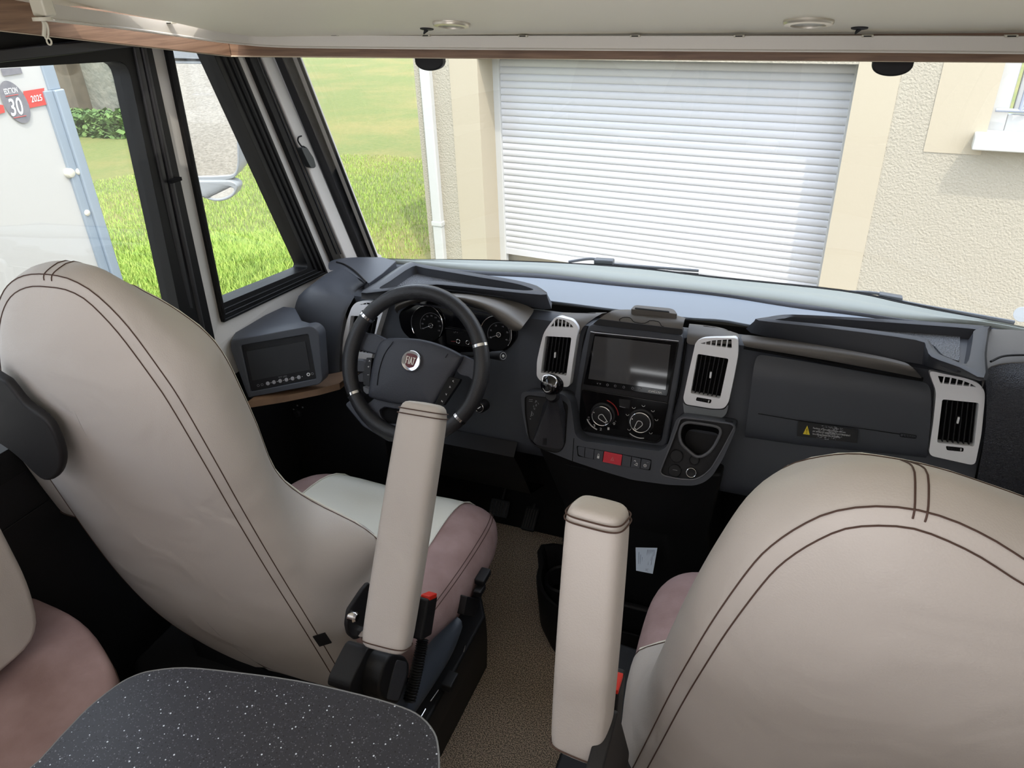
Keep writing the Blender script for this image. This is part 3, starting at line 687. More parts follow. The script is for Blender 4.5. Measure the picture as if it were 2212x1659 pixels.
for (ul, ur, vt, vb), lab in (((894, 955, 125, 154), 'black half-round cover hanging at the windscreen top above steering wheel'), ((1885, 1976, 130, 166), 'black half-round cover hanging at the windscreen top above glovebox')):
    Yq = 1.56; c = P((ul + ur) / 2, vt, Y=Yq); rx = (P(ur, vt, Y=Yq) - P(ul, vt, Y=Yq)).length / 2; rz = c.z - P((ul + ur) / 2, vb, Y=Yq).z
    pts = [c + Vector((math.cos(a) * rx, 0, -.006 - math.sin(a) ** .8 * (rz - .006) if math.sin(a) > 0 else 0)) for a in [math.pi * k / 24 for k in range(25)]] + [c + Vector((-rx, 0, .05)), c + Vector((rx, 0, .05))]
    tag(plate('mirror_base_cover', pts, (0, -1, 0), .02, BLACK, None, bevel=.004), lab, 'cover', 'half-round black covers')

# ------------------------------------------------------------------ exterior mirror and wipers
MPL = plane(P(470, 260, X=-1.74), (.29, -.95, -.10))
mir = thing('exterior_mirror', 'large pale exterior mirror reflecting the gravel, seen through the quarter window', 'mirror', MPL[0])
mp = lambda x, y: P(*RC(x, y), pl=MPL)
gl_o = rnd([mp(560, 225), mp(1200, 232), mp(1330, 560), mp(1385, 950), mp(1392, 1250), mp(1365, 1365), mp(1200, 1378), mp(560, 1390)], [.02, .01, .03, .03, .03, .03, .05, .02], 6)
ho = [p + MPL[1] * .004 for p in rnd([mp(520, -60), mp(1150, -60), mp(1250, 330), mp(1385, 700), mp(1420, 1000), mp(1412, 1290), mp(1370, 1400), mp(1200, 1425), mp(520, 1430)], [.03, .03, .03, .04, .04, .04, .03, .05, .03], 6)]
plate('housing', ho, MPL[1], .06, MIRRORB, mir, holes=[[p + MPL[1] * .004 for p in gl_o]], bevel=.008, bseg=3)
plate('glass', [p - MPL[1] * .002 for p in shrink(gl_o, 1.01)], MPL[1], .004, MIRROR, mir, bevel=0, smooth=False)
plate('housing_back', [p - MPL[1] * .03 for p in shrink(ho, .98)], MPL[1], .08, MIRRORB, mir, bevel=.02, bseg=4)
plate('upper_gap', [p + MPL[1] * .006 for p in [mp(700, 165), mp(1200, 180), mp(1195, 200), mp(700, 192)]], MPL[1], .004, RUBBER, mir, bevel=.001)
MP2 = plane(MPL[0], (.31, -.93, -.02)); m2 = lambda x, y: P(*RC(x, y), pl=MP2)
lo_o = rnd([m2(700, 1430), m2(1330, 1425), m2(1400, 1470), m2(1370, 1570), m2(1270, 1630), m2(1150, 1640), m2(1030, 1590), m2(700, 1500)], .04, 5)
lo_i = rnd([m2(700, 1450), m2(1280, 1480), m2(1365, 1505), m2(1335, 1560), m2(1240, 1605), m2(1140, 1610), m2(1040, 1570), m2(700, 1490)], .03, 5)
plate('lower_housing', [p + MP2[1] * .004 for p in lo_o], MP2[1], .05, MIRRORB, mir, holes=[[p + MP2[1] * .004 for p in lo_i]], bevel=.005, bseg=3)
plate('lower_glass', lo_i, MP2[1], .004, MIRROR, mir, bevel=0, smooth=False)
tube('mirror_arm', [P(520, 20, X=-1.62), P(430, 60, X=-1.74)], .03, MIRRORB, mir)
WIPM = mat('grey_wiper_metal', (92, 96, 102), .4, .3)
def wiper(label, blade, arm, clip):
    w = thing('windscreen_wiper', label, 'wiper', blade[0], 'windscreen wipers')
    tube('blade', blade, .006, RUBBER, w, flat=.6); tube('arm', spl(arm, 4), .0045, WIPM, w)
    c = clip; obox('clip', c[0], c[1], (0, .012, 0), (0, 0, .010), WIPM, w, bevel=.004)
dY = 2.06
wiper('driver-side wiper blade lying at the windscreen foot before the shutter', [P(*RD_(620, 147), Y=2.03), P(*RD_(1400, 185), Y=2.07), P(*RD_(2110, 240), Y=2.08)],
      [P(*RD_(x, y), Y=2.09) for x, y in ((1200, 150), (1330, 130), (1400, 135), (1500, 165), (2112, 212))], (P(*RD_(1448, 150), Y=2.08), (P(*RD_(1515, 156), Y=2.08) - P(*RD_(1380, 148), Y=2.08)) / 2))
wiper('passenger-side wiper blade lying at the windscreen foot before the cream wall', [P(*R4(160, 155), Y=2.09), P(*R4(1150, 288), Y=2.07), P(*R4(2090, 470), Y=2.0)],
      [P(*R4(x, y), Y=2.06) for x, y in ((870, 235), (1050, 240), (1180, 262), (1320, 312), (2095, 452))], (P(*R4(1205, 278), Y=2.06), (P(*R4(1290, 292), Y=2.06) - P(*R4(1120, 262), Y=2.06)) / 2))
tag(disc('road_reflector', P(2208, 680, Y=3.2), (-.3, -1, 0.2), .03, .01, MIRRORB), 'small pale grey disc outside beyond the end of the passenger-side wiper', 'reflector')

# ------------------------------------------------------------------ dashboard body
FN = Vector((0, -1, .25)).normalized()
FACE = plane((0, 1.585, .85), FN)
def fz(z, h=0): return 1.585 + (z - .85) * .25 - h
# long roll and face, swept from left to right
prof = [(1.69, .90), (1.672, .90), (1.668, .925), (1.660, .938), (1.645, .943), (1.625, .942), (1.608, .934), (fz(.915, -.012), .915), (fz(.85, -.012), .85), (fz(.70, -.012), .70), (fz(.60, -.012), .60), (fz(.56, -.03), .56), (1.62, .52), (1.80, .45)]
xs = [-1.13, -.9, -.6, -.3, 0, .2, .40, .44]
o = loft('dash_body', [[Vector((x, y, z)) for y, z in prof] for x in xs], DASH, dash, closed=False, sharp=60)
def facep(R, pts, h=0): return PR(R, pts, pl=off(FACE, h))
# lower dark skirt under the dash
loft('knee_panel', [[Vector((x, y, z)) for y, z in [(1.53, .60), (1.50, .57), (1.545, .50), (1.62, .36), (1.75, .30)]] for x in (-1.15, -.62)], BLACK, dash, closed=False, sharp=60)

def vent(R, outer, hole, slit, nslit, knob, wheel=None, lip=None, par=dash, rr=.012):
    v = plate('vent_frame', rnd(facep(R, outer, .016), rr, 5), FN, .03, SILVER, par, holes=[rnd(facep(R, hole, .016), .004, 3)] + ([rnd(facep(R, slit, .016), .0015, 2)] if slit else []), bevel=.004, bseg=3)
    plate('vent_cavity', facep(R, hole, -.010), FN, .004, DEEP, v, bevel=0)
    q = Quad(*facep(R, [hole[3], hole[2], hole[1], hole[0]], .006))
    for k in range(1, 7):
        s = k / 7; a, b = q(s, .01), q(s, .99)
        plate('louvre', [a + Vector((-.0012, 0, 0)), a + Vector((.0012, 0, 0)), b + Vector((.0012, 0, 0)), b + Vector((-.0012, 0, 0))], FN, .014, BLACK, v, bevel=.0005)
    kp = P(*R(*knob), pl=off(FACE, .010)); w_ = (q(1, .5) - q(0, .5)).length
    obox('louvre_slider', kp, (w_ * .055, 0, 0), (0, .004, 0), (0, .0018, w_ * .13), BLACK, v, bevel=.002)
    obox('slider_tip', kp + FN * .005, (w_ * .03, 0, 0), (0, .003, 0), (0, .0014, w_ * .10), SILVER, v, bevel=.0015)
    if slit:
        plate('slit_cavity', facep(R, slit, .004), FN, .003, DEEP, v, bevel=0)
        n_ = nslit; L = facep(R, slit, .0145)
        lo_a, lo_b = L[-1], L[-2] if len(slit) == 4 else L[-2]
        ys = [p for p in L]
        x0 = min(p.x for p in L); x1 = max(p.x for p in L)
        for k in range(1, n_):
            x = x0 + (x1 - x0) * k / n_; zs = []
            for i in range(len(L)):
                a, b = L[i - 1], L[i]
                if (a.x - x) * (b.x - x) < 0: zs.append(a + (b - a) * ((x - a.x) / (b.x - a.x)))
            if len(zs) >= 2: tube('slit_bar', [zs[0], zs[1]], .0016, SILVER, v, seg=6)
    if wheel:
        W_ = rnd(facep(R, wheel, .0165), .003, 3); plate('thumbwheel_slot', W_, FN, .001, DEEP, v, bevel=0)
        qq = Quad(*facep(R, [wheel[3], wheel[2], wheel[1], wheel[0]], .017))
        w2_ = plate('thumbwheel', [qq(.08, .15), qq(.92, .15), qq(.92, .85), qq(.08, .85)], FN, .006, BLACK, v, bevel=.001)
        for k in range(8): a, b = qq(.14 + k * .1, .2, .001), qq(.14 + k * .1, .8, .001); tube('ridge', [a, b], .0012, RUBBER if k < 7 else WHITEINK, v, seg=5)
    return v
# four silver vents
vent(R3, [(268, 398), (322, 330), (440, 358), (482, 412), (466, 470), (440, 640), (415, 822), (330, 812), (215, 778), (188, 745), (190, 640), (212, 540), (236, 448)],
     [(250, 468), (428, 478), (393, 740), (216, 722)], [(326, 350), (380, 358), (425, 385), (442, 408), (284, 402)], 6, (320, 595))
vent(R3, [(1284, 508), (1330, 482), (1400, 478), (1580, 480), (1578, 600), (1548, 760), (1512, 925), (1480, 968), (1400, 968), (1215, 938), (1198, 900), (1232, 740), (1270, 575)],
     [(1298, 590), (1512, 624), (1453, 900), (1250, 862)], [(1318, 518), (1400, 498), (1532, 490), (1534, 552), (1420, 536)], 6, (1390, 732), wheel=[(1292, 888), (1396, 906), (1388, 932), (1286, 912)])
vent(R4, [(1478, 798), (1600, 825), (1740, 852), (1835, 884), (1884, 945), (1882, 1020), (1858, 1260), (1812, 1482), (1480, 1408), (1515, 1150), (1535, 950)],
     [(1578, 1006), (1840, 1032), (1806, 1345), (1540, 1316)], [(1546, 838), (1640, 850), (1720, 870), (1785, 895), (1820, 918), (1565, 890)], 6, (1688, 1150), wheel=[(1602, 1340), (1732, 1354), (1728, 1382), (1610, 1370)])
vent(R2, [(215, 590), (250, 552), (330, 542), (455, 545), (478, 560), (455, 640), (405, 800), (375, 980), (350, 1050), (150, 1010), (140, 930), (150, 820), (178, 690)],
     [(208, 658), (420, 668), (360, 960), (176, 930)], [(275, 572), (330, 558), (430, 556), (445, 572)], 6, (300, 800))
hl = [refl(*q) for q in ((830, 690), (1105, 735), (1065, 868), (855, 845))]  # opening added in the unseen rear wall for the screen's bright reflection
hx0, hx1 = min(p.x for p in hl), max(p.x for p in hl); hz0, hz1 = min(p.z for p in hl), max(p.z for p in hl)
V_ = lambda x, z: Vector((x, -1.6, z))
struct(plate('wall_rear', [V_(XL, 0), V_(XR, 0), V_(XR, 2.2), V_(XL, 2.2)], (0, 1, 0), .05, mat('grey_brown_furniture_front', (92, 86, 80), .6), holes=[[V_(hx0, hz0), V_(hx1, hz0), V_(hx1, hz1), V_(hx0, hz1)]], bevel=0, smooth=False))
# grey chin under the centre-right vent and centre-left vent
plate('vent_chin', rnd(facep(R3, [(1197, 918), (1214, 944), (1400, 976), (1482, 975), (1512, 935), (1500, 1000), (1470, 1032), (1400, 1036), (1204, 1004)], .012), .006), FN, .03, mat('dark_silver_plastic', (120, 124, 128), .45, .2), dash, bevel=.003)

# centre stack: housing round screen and heater panel
plate('stack_surround', rnd(facep(R3, [(545, 385), (640, 372), (1190, 458), (1205, 500), (1160, 800), (1090, 1215), (1040, 1250), (470, 1150), (432, 1095), (440, 900), (500, 560)], .010), .015, 5), FN, .03, DASH, dash, bevel=.006, bseg=3)
plate('stack_inner_frame', rnd(facep(R3, [(560, 430), (1172, 505), (1100, 905), (1048, 1190), (1010, 1212), (500, 1125), (474, 1085), (492, 820)], .013), .010, 5), FN, .01, BLACK, dash, bevel=.003)
sc = thing('touchscreen_radio', 'black touchscreen radio reflecting light in the dashboard centre stack', 'radio', P(*R3(820, 650), pl=off(FACE, .014)))
plate('bezel', rnd(facep(R3, [(585, 448), (1166, 506), (1090, 884), (510, 800)], .0155), .004), FN, .008, GLOSS, sc, bevel=.0015)
SQ = Quad(*facep(R3, [(545, 762), (1078, 838), (1113, 530), (590, 468)], .0165))
plate('display', [SQ(0, 0), SQ(1, 0), SQ(1, 1), SQ(0, 1)], FN, .001, GLASSY, sc, bevel=0, smooth=False)
BQ = Quad(*facep(R3, [(545, 812), (1090, 884), (1098, 836), (556, 764)], .0165))
text('brand_lettering', 'iDMEDIA', BQ, .76, .30, .93, .62, WHITEINK, sc, bold=True)
for s in (.10, .135): text('icon', 'v', BQ, s, .45, s + .02, .62, GREYINK, sc)
for s in (.24, .34, .45, .56, .66):
    c = BQ(s, .52, .0006); ring('icon', c, FN, .0026, .0004, GREYINK, sc, seg=14)
tube('bezel_edge', facep(R3, [(560, 436), (590, 442), (1168, 502)], .017), .0009, SILVER, sc, seg=5)

hp = thing('heater_control_panel', 'gloss black heater panel with two round dials below the touchscreen', 'control panel', P(*R3(780, 1030), pl=off(FACE, .014)))
plate('panel', rnd(facep(R3, [(500, 832), (1098, 928), (1050, 1160), (1015, 1198), (505, 1118), (484, 1080), (488, 950)], .0155), .006), FN, .008, GLOSS, hp, bevel=.0015)
def dial(cx, cy, r, ang):
    c = P(*R3(cx, cy), pl=off(FACE, .016)); R_ = r * .31338 / FPX * (c - EYE).length * 1.0
    k = lathe('dial', c, FN, [(R_ * 1.22, 0), (R_ * 1.18, .002), (R_ * 1.02, .003), (R_ * 1.0, .012), (R_ * .9, .014), (R_ * .5, .0135), (0, .0135)], BLACK, hp, seg=40, sharp=40)
    c2 = c + FN * .0145; ring('chrome_ring', c + FN * .0135, FN, R_ * .93, .0012, CHROME, k, flat=.8)
    x, y, n = frame_of(FN); d = x * math.cos(ang) + y * math.sin(ang); e = n.cross(d)
    loop = [c2 + d * R_ * .78 + e * R_ * .10, c2 + e * R_ * .26 + d * R_ * .1, c2 - d * R_ * .12 + e * R_ * .22, c2 - d * R_ * .22, c2 - d * R_ * .12 - e * R_ * .22, c2 - e * R_ * .26 + d * R_ * .1, c2 + d * R_ * .78 - e * R_ * .10]
    plate('pointer_grip', [p + n * .004 for p in spl(loop, 4)], n, .006, BLACK, k, bevel=.0012)
    tube('pointer_outline', [p + n * .0045 for p in spl(loop, 5)], .0009, WHITEINK, k, seg=5)
    tube('pointer_mark', [c2 + d * R_ * .6 + n * .005, c2 + d * R_ * .72 + n * .005], .0014, WHITEINK, k, seg=5)
    obox('dial_dot', c + FN * .014 - x * R_ * .75 + y * R_ * .25, (.0014, 0, 0), (0, .0004, 0), (0, 0, .0014), WHITEINK, k, bevel=0)
    return c, R_, x, y, n
c, R_, x, y, n = dial(645, 1010, 72, math.radians(-38))
tube('temperature_arc', [c + n * .0005 + (x * math.cos(a) + y * math.sin(a)) * R_ * 1.5 for a in [math.radians(80 - 72 * k / 14) for k in range(15)]], .0013, REDINK, hp, seg=5)
tube('fan_arc', [c + n * .0005 + (x * math.cos(a) + y * math.sin(a)) * R_ * 1.62 for a in [math.radians(205 + 50 * k / 12) for k in range(13)]], .0016, WHITEINK, hp, seg=5)
def mini(txt, cx, cy, w, h, par=hp, R=R3, pl_=None, m=WHITEINK, hh=.016):
    L = facep(R, [(cx - w, cy + h), (cx + w, cy + h), (cx + w, cy - h), (cx - w, cy - h)], hh) if pl_ is None else PR(R, [(cx - w, cy + h), (cx + w, cy + h), (cx + w, cy - h), (cx - w, cy - h)], pl=pl_)
    return text('numeral', txt, Quad(*L), 0, 0, 1, 1, m, par, h=.0005)
for t, cx, cy in (('3', 586, 1085), ('2', 631, 1108), ('1', 684, 1105), ('0', 723, 1070)): mini(t, cx, cy, 7, 9)
for t, cx, cy in (('*', 733, 1055), ('o', 548, 1027), ('v', 551, 1042)): mini(t, cx, cy, 6, 5, m=GREYINK)
c, R_, x, y, n = dial(910, 1055, 74, math.radians(-120))
tube('air_arc', [c + n * .0005 + (x * math.cos(a) + y * math.sin(a)) * R_ * 1.62 for a in [math.radians(235 + 50 * k / 12) for k in range(13)]], .0013, WHITEINK, hp, seg=5)
for cx, cy in ((815, 1010), (858, 962), (925, 948), (990, 984), (1015, 1045), (826, 1112), (975, 1136)):
    p = P(*R3(cx, cy), pl=off(FACE, .0162)); tube('air_icon', [p + Vector((-.004, 0, .001)), p + Vector((-.001, 0, -.0025)), p + Vector((.002, 0, -.002)), p + Vector((.004, 0, .002))], .0006, WHITEINK, hp, seg=4)
plate('recirculation_button', rnd(facep(R3, [(755, 900), (836, 910), (828, 968), (760, 958)], .018), .002), FN, .003, BLACK, hp, bevel=.001)
tube('button_line', facep(R3, [(760, 952), (800, 962)], .0185), .0006, GREYINK, hp, seg=4)

# hood over the stack with lid line, rubber pad behind it
def surf(name, rows, m, par, th=.012, n_=6, **k):
    """surface through rows of points given as (R, [(x,y,plane-kwargs)...])"""
    return sheet(name, rows, th, m, par, **k)
hoodF = off(FACE, .055)
r_lip_lo = facep(R3, [(590, 388), (760, 392), (930, 420), (1060, 440), (1188, 456)], .030)
r_lip_hi = facep(R3, [(612, 350), (740, 352), (900, 385), (1060, 408), (1194, 415)], .034)
r_mid = PR(R3, [(680, 305), (780, 300), (910, 318), (1060, 335), (1205, 372)], Z=.985)
r_top = PR(R3, [(735, 282), (830, 279), (930, 286), (1080, 300), (1212, 340)], Z=.985)
r_bk = [p + Vector((0, .04, -.02)) for p in r_top]
rows = [spl(r, 4) for r in (r_lip_lo, r_lip_hi, r_mid, r_top, r_bk)]
hood_ = loft('stack_hood', rows, TAUPE, dash, closed=False, subsurf=1)
sline('lid_line', hood_, PR(R3, [(735, 388), (745, 345), (775, 325), (830, 328), (860, 350), (930, 356), (980, 343), (1020, 350), (1040, 370), (1042, 412)], Z=.985), .0008, DEEP, dash, h=.0002)
plate('stack_hood_front', rnd(facep(R3, [(575, 385), (618, 350), (1195, 420), (1188, 462), (600, 392)], .034), .003), FN, .02, BLACK, dash, bevel=.002)
lo = PR(R3, [(835, 282), (1000, 292), (1130, 312), (1160, 316), (1140, 285), (1110, 274), (880, 252), (862, 256)], Z=.995)
plate('rubber_pad', rnd(lo, .008), (0, 0, 1), .02, TAUPE, dash, bevel=.004)
plate('pad_groove', rnd(PR(R3, [(868, 270), (1100, 295), (1105, 303), (865, 278)], Z=.9962), .002), (0, 0, 1), .001, DEEP, dash, bevel=0)
# cheek pieces either side of the stack with small open trays
def cheek(pts, tray, name='stack_cheek'):
    L = rnd(PR(R3, pts, Z=.958), .015); plate(name, L, (0, 0, 1), .05, TAUPE, dash, bevel=.008, bseg=3)
    plate('cheek_tray', rnd(PR(R3, tray, Z=.9592), .006), (0, 0, 1), .001, DEEP, dash, bevel=0)
for rows_, tr_ in ((([(400, 293), (520, 290), (600, 287), (690, 285)], [(355, 312), (455, 322), (530, 328), (600, 330)], [(322, 334), (400, 350), (458, 372), (490, 412)]), [(420, 302), (470, 291), (600, 298), (520, 320), (470, 318)]),
                   (([(1245, 362), (1345, 372), (1470, 392), (1568, 434)], [(1235, 410), (1340, 420), (1460, 435), (1582, 462)], [(1225, 470), (1330, 480), (1450, 480), (1590, 482)]), [(1335, 385), (1400, 388), (1520, 420), (1520, 436), (1350, 420)])):
    rr_ = [spl(PR(R3, rows_[0], Y=1.655), 3), spl(PR(R3, rows_[1], Y=1.635), 3), spl(PR(R3, rows_[2], pl=off(FACE, .008)), 3)]
    rr_.append([p + Vector((0, 0, -.02)) for p in rr_[-1]]); rr_.insert(0, [p + Vector((0, .004, -.03)) for p in rr_[0]])
    ck = loft('stack_cheek', rr_, TAUPE, dash, closed=False, subsurf=1)
    plate('cheek_tray', snap(ck, rnd(PR(R3, tr_, Y=1.645), .004), .0008), (0, 0, 1), .0015, DEEP, dash, bevel=0)
for a in ([(1222, 480), (1205, 600), (1170, 830), (1120, 1010)], [(548, 400), (520, 480), (495, 640), (470, 800)]):
    tube('stack_groove', spl(facep(R3, a, .001), 4), .003, DEEP, dash, seg=6)

# ------------------------------------------------------------------ instrument binnacle
ip = thing('instrument_cluster', 'dark instrument cluster with chrome-ringed gauges behind the steering wheel', 'instrument cluster', P(*R6(1400, 560), pl=FACE))
plate('cluster_face', rnd(facep(R6, [(690, 330), (900, 190), (1150, 165), (1500, 215), (1900, 320), (2190, 520), (2200, 640), (2080, 800), (1850, 870), (1400, 830), (900, 700), (740, 560)], -.004), .02), FN, .02, GLOSS, ip, bevel=.002)
def gauge(cx, cy, rx, ry, hub, rot, digits):
    c = P(*R6(cx, cy), pl=off(FACE, .002)); k = .17179 / FPX * (c - EYE).length * 1.06
    x, y, n = frame_of(FN)
    lathe('gauge_dish', c, FN, [(rx * k * 1.02, 0), (rx * k, -.0), (rx * k * .98, -.0035), (0, -.0038)], DEEP, ip, seg=40, sharp=30)
    ring('gauge_ring', c + n * .002, FN, rx * k, .0011, CHROME, ip, ry=ry * k, a0=math.radians(-35), a1=math.radians(215))
    h = P(*R6(*hub), pl=off(FACE, .004)); g = lathe('needle_hub', h, FN, [(.0068, 0), (.0068, .004), (.0055, .005), (.005, .0035), (0, .0035)], BLACK, ip, seg=20, sharp=30); ring('hub_ring', h + n * .0045, FN, .0060, .0007, CHROME, g, seg=20)
    a = math.radians(rot); tube('needle', [h + n * .003, h + n * .003 + (x * math.cos(a) + y * math.sin(a)) * rx * k * .62], [.0012, .0005], GREYINK, ip, seg=5)
    for i, t in enumerate(digits):
        a = math.radians(205 - i * 230 / (len(digits) - 1)); p = h + (x * math.cos(a) + y * math.sin(a)) * rx * k * .56 + n * .001
        text('numeral', t, Quad(p + x * -.003 + y * -.002, p + x * .003 + y * -.002, p + x * .003 + y * .002, p + x * -.003 + y * .002), 0, 0, 1, 1, GREYINK, ip)
    tube('scale_arc', [h + n * .001 + (x * math.cos(a) + y * math.sin(a)) * rx * k * .72 for a in [math.radians(205 - 230 * q / 20) for q in range(21)]], .0004, GREYINK, ip, seg=4)
gauge(1065, 470, 205, 222, (1118, 485), 205, ['10', '30', '50', '70', '90', '110', '130', '150', '170'])
gauge(1930, 590, 200, 215, (1968, 600), 205, ['1', '2', '3', '4', '5', '6'])
tube('display_trim', facep(R6, [(1290, 520), (1320, 522), (1640, 566), (1665, 575)], .003), .0011, CHROME, ip, seg=6)
plate('display_panel', rnd(facep(R6, [(1300, 535), (1650, 580), (1640, 760), (1310, 720)], -.0025), .004), FN, .001, DEEP, ip, bevel=0)
for hub, rot in (((1455, 685), 20), ((1575, 700), 160)):
    h = P(*R6(*hub), pl=off(FACE, .001)); ring('small_gauge_ring', h + FN * .001, FN, .0052, .0009, CHROME, ip, seg=24)
for a, b in (((1365, 685), (1420, 688)), ((1610, 708), (1680, 722))): tube('red_scale', facep(R6, [a, b], .0005), .0006, REDINK, ip, seg=4)
for a in (150, 190, 230): 
    h = P(*R6(1430, 600), pl=off(FACE, .001)); tube('fuel_tick', [h + Vector((math.cos(math.radians(a - 90)) * .006, 0, math.sin(math.radians(a - 90)) * .006)), h + Vector((math.cos(math.radians(a - 90)) * .009, 0, math.sin(math.radians(a - 90)) * .009))], .0005, GREYINK, ip, seg=4)
# hood of the binnacle
lipE = PR(R6, [(660, 300), (690, 250), (900, 180), (1100, 155), (1350, 160), (1540, 190), (1800, 290), (2010, 440), (2150, 530), (2240, 545)], pl=off(FACE, .075))
lipU = PR(R6, [(655, 262), (690, 222), (900, 150), (1100, 120), (1350, 118), (1540, 135), (1800, 215), (2040, 350), (2180, 455), (2262, 500)], pl=off(FACE, .078))
midU = PR(R6, [(655, 235), (700, 190), (900, 118), (1100, 88), (1350, 84), (1560, 100), (1800, 140), (2040, 215), (2240, 340), (2330, 420)], pl=off(FACE, .035))
rear = PR(R6, [(655, 225), (710, 165), (900, 100), (1100, 75), (1400, 72), (1600, 88), (1850, 118), (2060, 160), (2290, 225), (2420, 290)], pl=off(FACE, -.015))
under = PR(R6, [(690, 340), (720, 290), (900, 210), (1100, 180), (1350, 180), (1540, 215), (1800, 310), (2000, 455), (2110, 540), (2170, 560)], pl=off(FACE, .0))
HOODM = mat('smooth_taupe_hood_plastic', (104, 99, 93), .45, bump=(700, .15, 'vor', .0004))
loft('binnacle_hood', [spl(r, 4) for r in (under, lipE, lipU, midU, rear)], HOODM, dash, closed=False, subsurf=1)

# ------------------------------------------------------------------ raised storage trays left and right on top
MESH = mat('speaker_mesh', (112, 114, 118), .5, .3, bump=(300, 1.0, 'vor', .003))
TRAYM = mat('soft_charcoal_tray_plastic', (60, 62, 68), .5, bump=(700, .2, 'vor', .0004))
def tray(name, outer_px, inner_px, base_px, grille_px, ztop, zin, zb):
    O = spl([P(u, v, Z=ztop) for u, v in outer_px], 3, True); I = spl([P(u, v, Z=ztop) for u, v in inner_px], 3, True)
    F = [p * .96 + (sum(I, Vector()) / len(I)) * .04 for p in I]; F = [Vector((p.x, p.y, zin)) for p in F]
    B = spl([P(u, v, Z=zb) for u, v in base_px], 3, True)
    mid = [p * .5 + q * .5 + Vector((0, 0, .004)) for p, q in zip(O, I)]
    t = loft(name, [B, [p * .12 + q * .88 + Vector((0, 0, -.003)) for p, q in zip(B, O)], O, mid, I, [Vector((p.x, p.y, p.z - .004)) for p in I], F], TRAYM, dash, caps=(False, True), sharp=50)
    g = plate('speaker_grille', rnd([P(u, v, Z=zin + .003) for u, v in grille_px], .01), (0, 0, 1), .002, MESH, t, bevel=0)
    return t
tray('left_storage_tray',
     [R2(290, 478), R2(420, 390), R2(640, 248), R2(760, 258), R2(1190, 330), R2(1500, 382), R2(1660, 430), R2(1735, 492), R2(1500, 478), R2(1000, 425), R2(820, 418), R2(500, 462)],
     [R2(430, 445), R2(520, 385), R2(690, 275), R2(790, 288), R2(1190, 355), R2(1480, 405), R2(1600, 440), R2(1625, 458), R2(1480, 455), R2(1000, 400), R2(830, 392), R2(560, 436)],
     [R2(290, 525), R2(400, 400), R2(630, 258), R2(760, 262), R2(1200, 335), R2(1530, 390), R2(1700, 450), R2(1772, 605), R2(1500, 570), R2(1000, 490), R2(820, 480), R2(500, 515)],
     [R2(490, 440), R2(720, 325), R2(800, 328), R2(1150, 375), R2(1420, 425), R2(1560, 455), R2(1000, 400), R2(830, 393)], 1.0, .975, .95)
tray('right_storage_tray',
     [R4(262, 440), R4(330, 415), R4(460, 402), R4(900, 420), R4(1400, 445), R4(1885, 478), R4(1905, 500), R4(1880, 680), R4(1875, 850), R4(1700, 775), R4(1500, 700), R4(1460, 630), R4(1385, 580), R4(800, 500)],
     [R4(400, 442), R4(450, 425), R4(540, 415), R4(900, 435), R4(1380, 468), R4(1790, 500), R4(1800, 520), R4(1785, 640), R4(1750, 750), R4(1640, 715), R4(1540, 670), R4(1500, 610), R4(1400, 555), R4(850, 482)],
     [R4(205, 530), R4(250, 450), R4(440, 408), R4(900, 425), R4(1400, 450), R4(1895, 490), R4(1925, 520), R4(1905, 700), R4(1895, 870), R4(1700, 830), R4(1500, 780), R4(1440, 760), R4(1370, 745), R4(800, 650)],
     [R4(620, 455), R4(1000, 478), R4(1400, 510), R4(1705, 545), R4(1700, 735), R4(1580, 690), R4(1520, 620), R4(1400, 560)], .995, .972, .945)
# taupe lid strip and glovebox
loft('upper_tray_lid', [spl(PR(R4, l, **k), 4) for l, k in (([(160, 628), (600, 700), (1100, 790), (1435, 858)], dict(pl=off(FACE, .016))), ([(160, 622), (600, 692), (1100, 782), (1430, 850)], dict(pl=off(FACE, .020))), ([(145, 590), (600, 640), (1100, 722), (1390, 800)], dict(Z=.957)), ([(120, 535), (600, 600), (1100, 690), (1330, 745)], dict(Z=.957)))], TAUPE, dash, closed=False, subsurf=1)
tube('lid_gap', spl(facep(R4, [(155, 632), (600, 712), (1100, 808), (1438, 864)], .006), 4), .005, DEEP, dash, seg=6)
gb = spl(facep(R4, [(242, 680), (600, 735), (1000, 805), (1490, 888)], .004), 6)
gA = facep(R4, [(242, 680), (600, 735), (1000, 805), (1490, 888)], .004); gB = facep(R4, [(222, 800), (600, 850), (1000, 905), (1500, 990)], .022)
gC = facep(R4, [(205, 950), (600, 1010), (1000, 1070), (1495, 1150)], .020); gD = facep(R4, [(158, 1290), (600, 1352), (1000, 1392), (1470, 1440)], .010); gE = [p + Vector((0, .03, -.012)) for p in gD]
loft('glovebox_door', [spl(r, 5) for r in (gA, gB, gC, gD, gE)], DASH, dash, closed=False, subsurf=2)
q = lambda pts, h: PR(R4, pts, pl=off(FACE, h))
tube('glovebox_seam', spl(q([(258, 1108), (600, 1165), (1000, 1215), (1275, 1256)], .0185), 5), .0009, DEEP, dash, seg=4)
tube('airbag_mark', rnd(q([(1276, 1248), (1392, 1265), (1388, 1286), (1274, 1272)], .0178), .002), .0006, DEEP, dash, seg=4, closed=True)
text('airbag_lettering', 'AIRBAG', Quad(*q([(1290, 1278), (1380, 1283), (1382, 1268), (1290, 1256)], .0178)), 0, 0, 1, 1, DEEP, dash)
wb_ = thing('warning_sticker', 'black warning sticker with yellow triangle and worn white writing on the glovebox', 'sticker', q([(700, 1220)], .019)[0])
WQ = Quad(*q([(535, 1268), (968, 1320), (975, 1225), (545, 1160)], .0195))
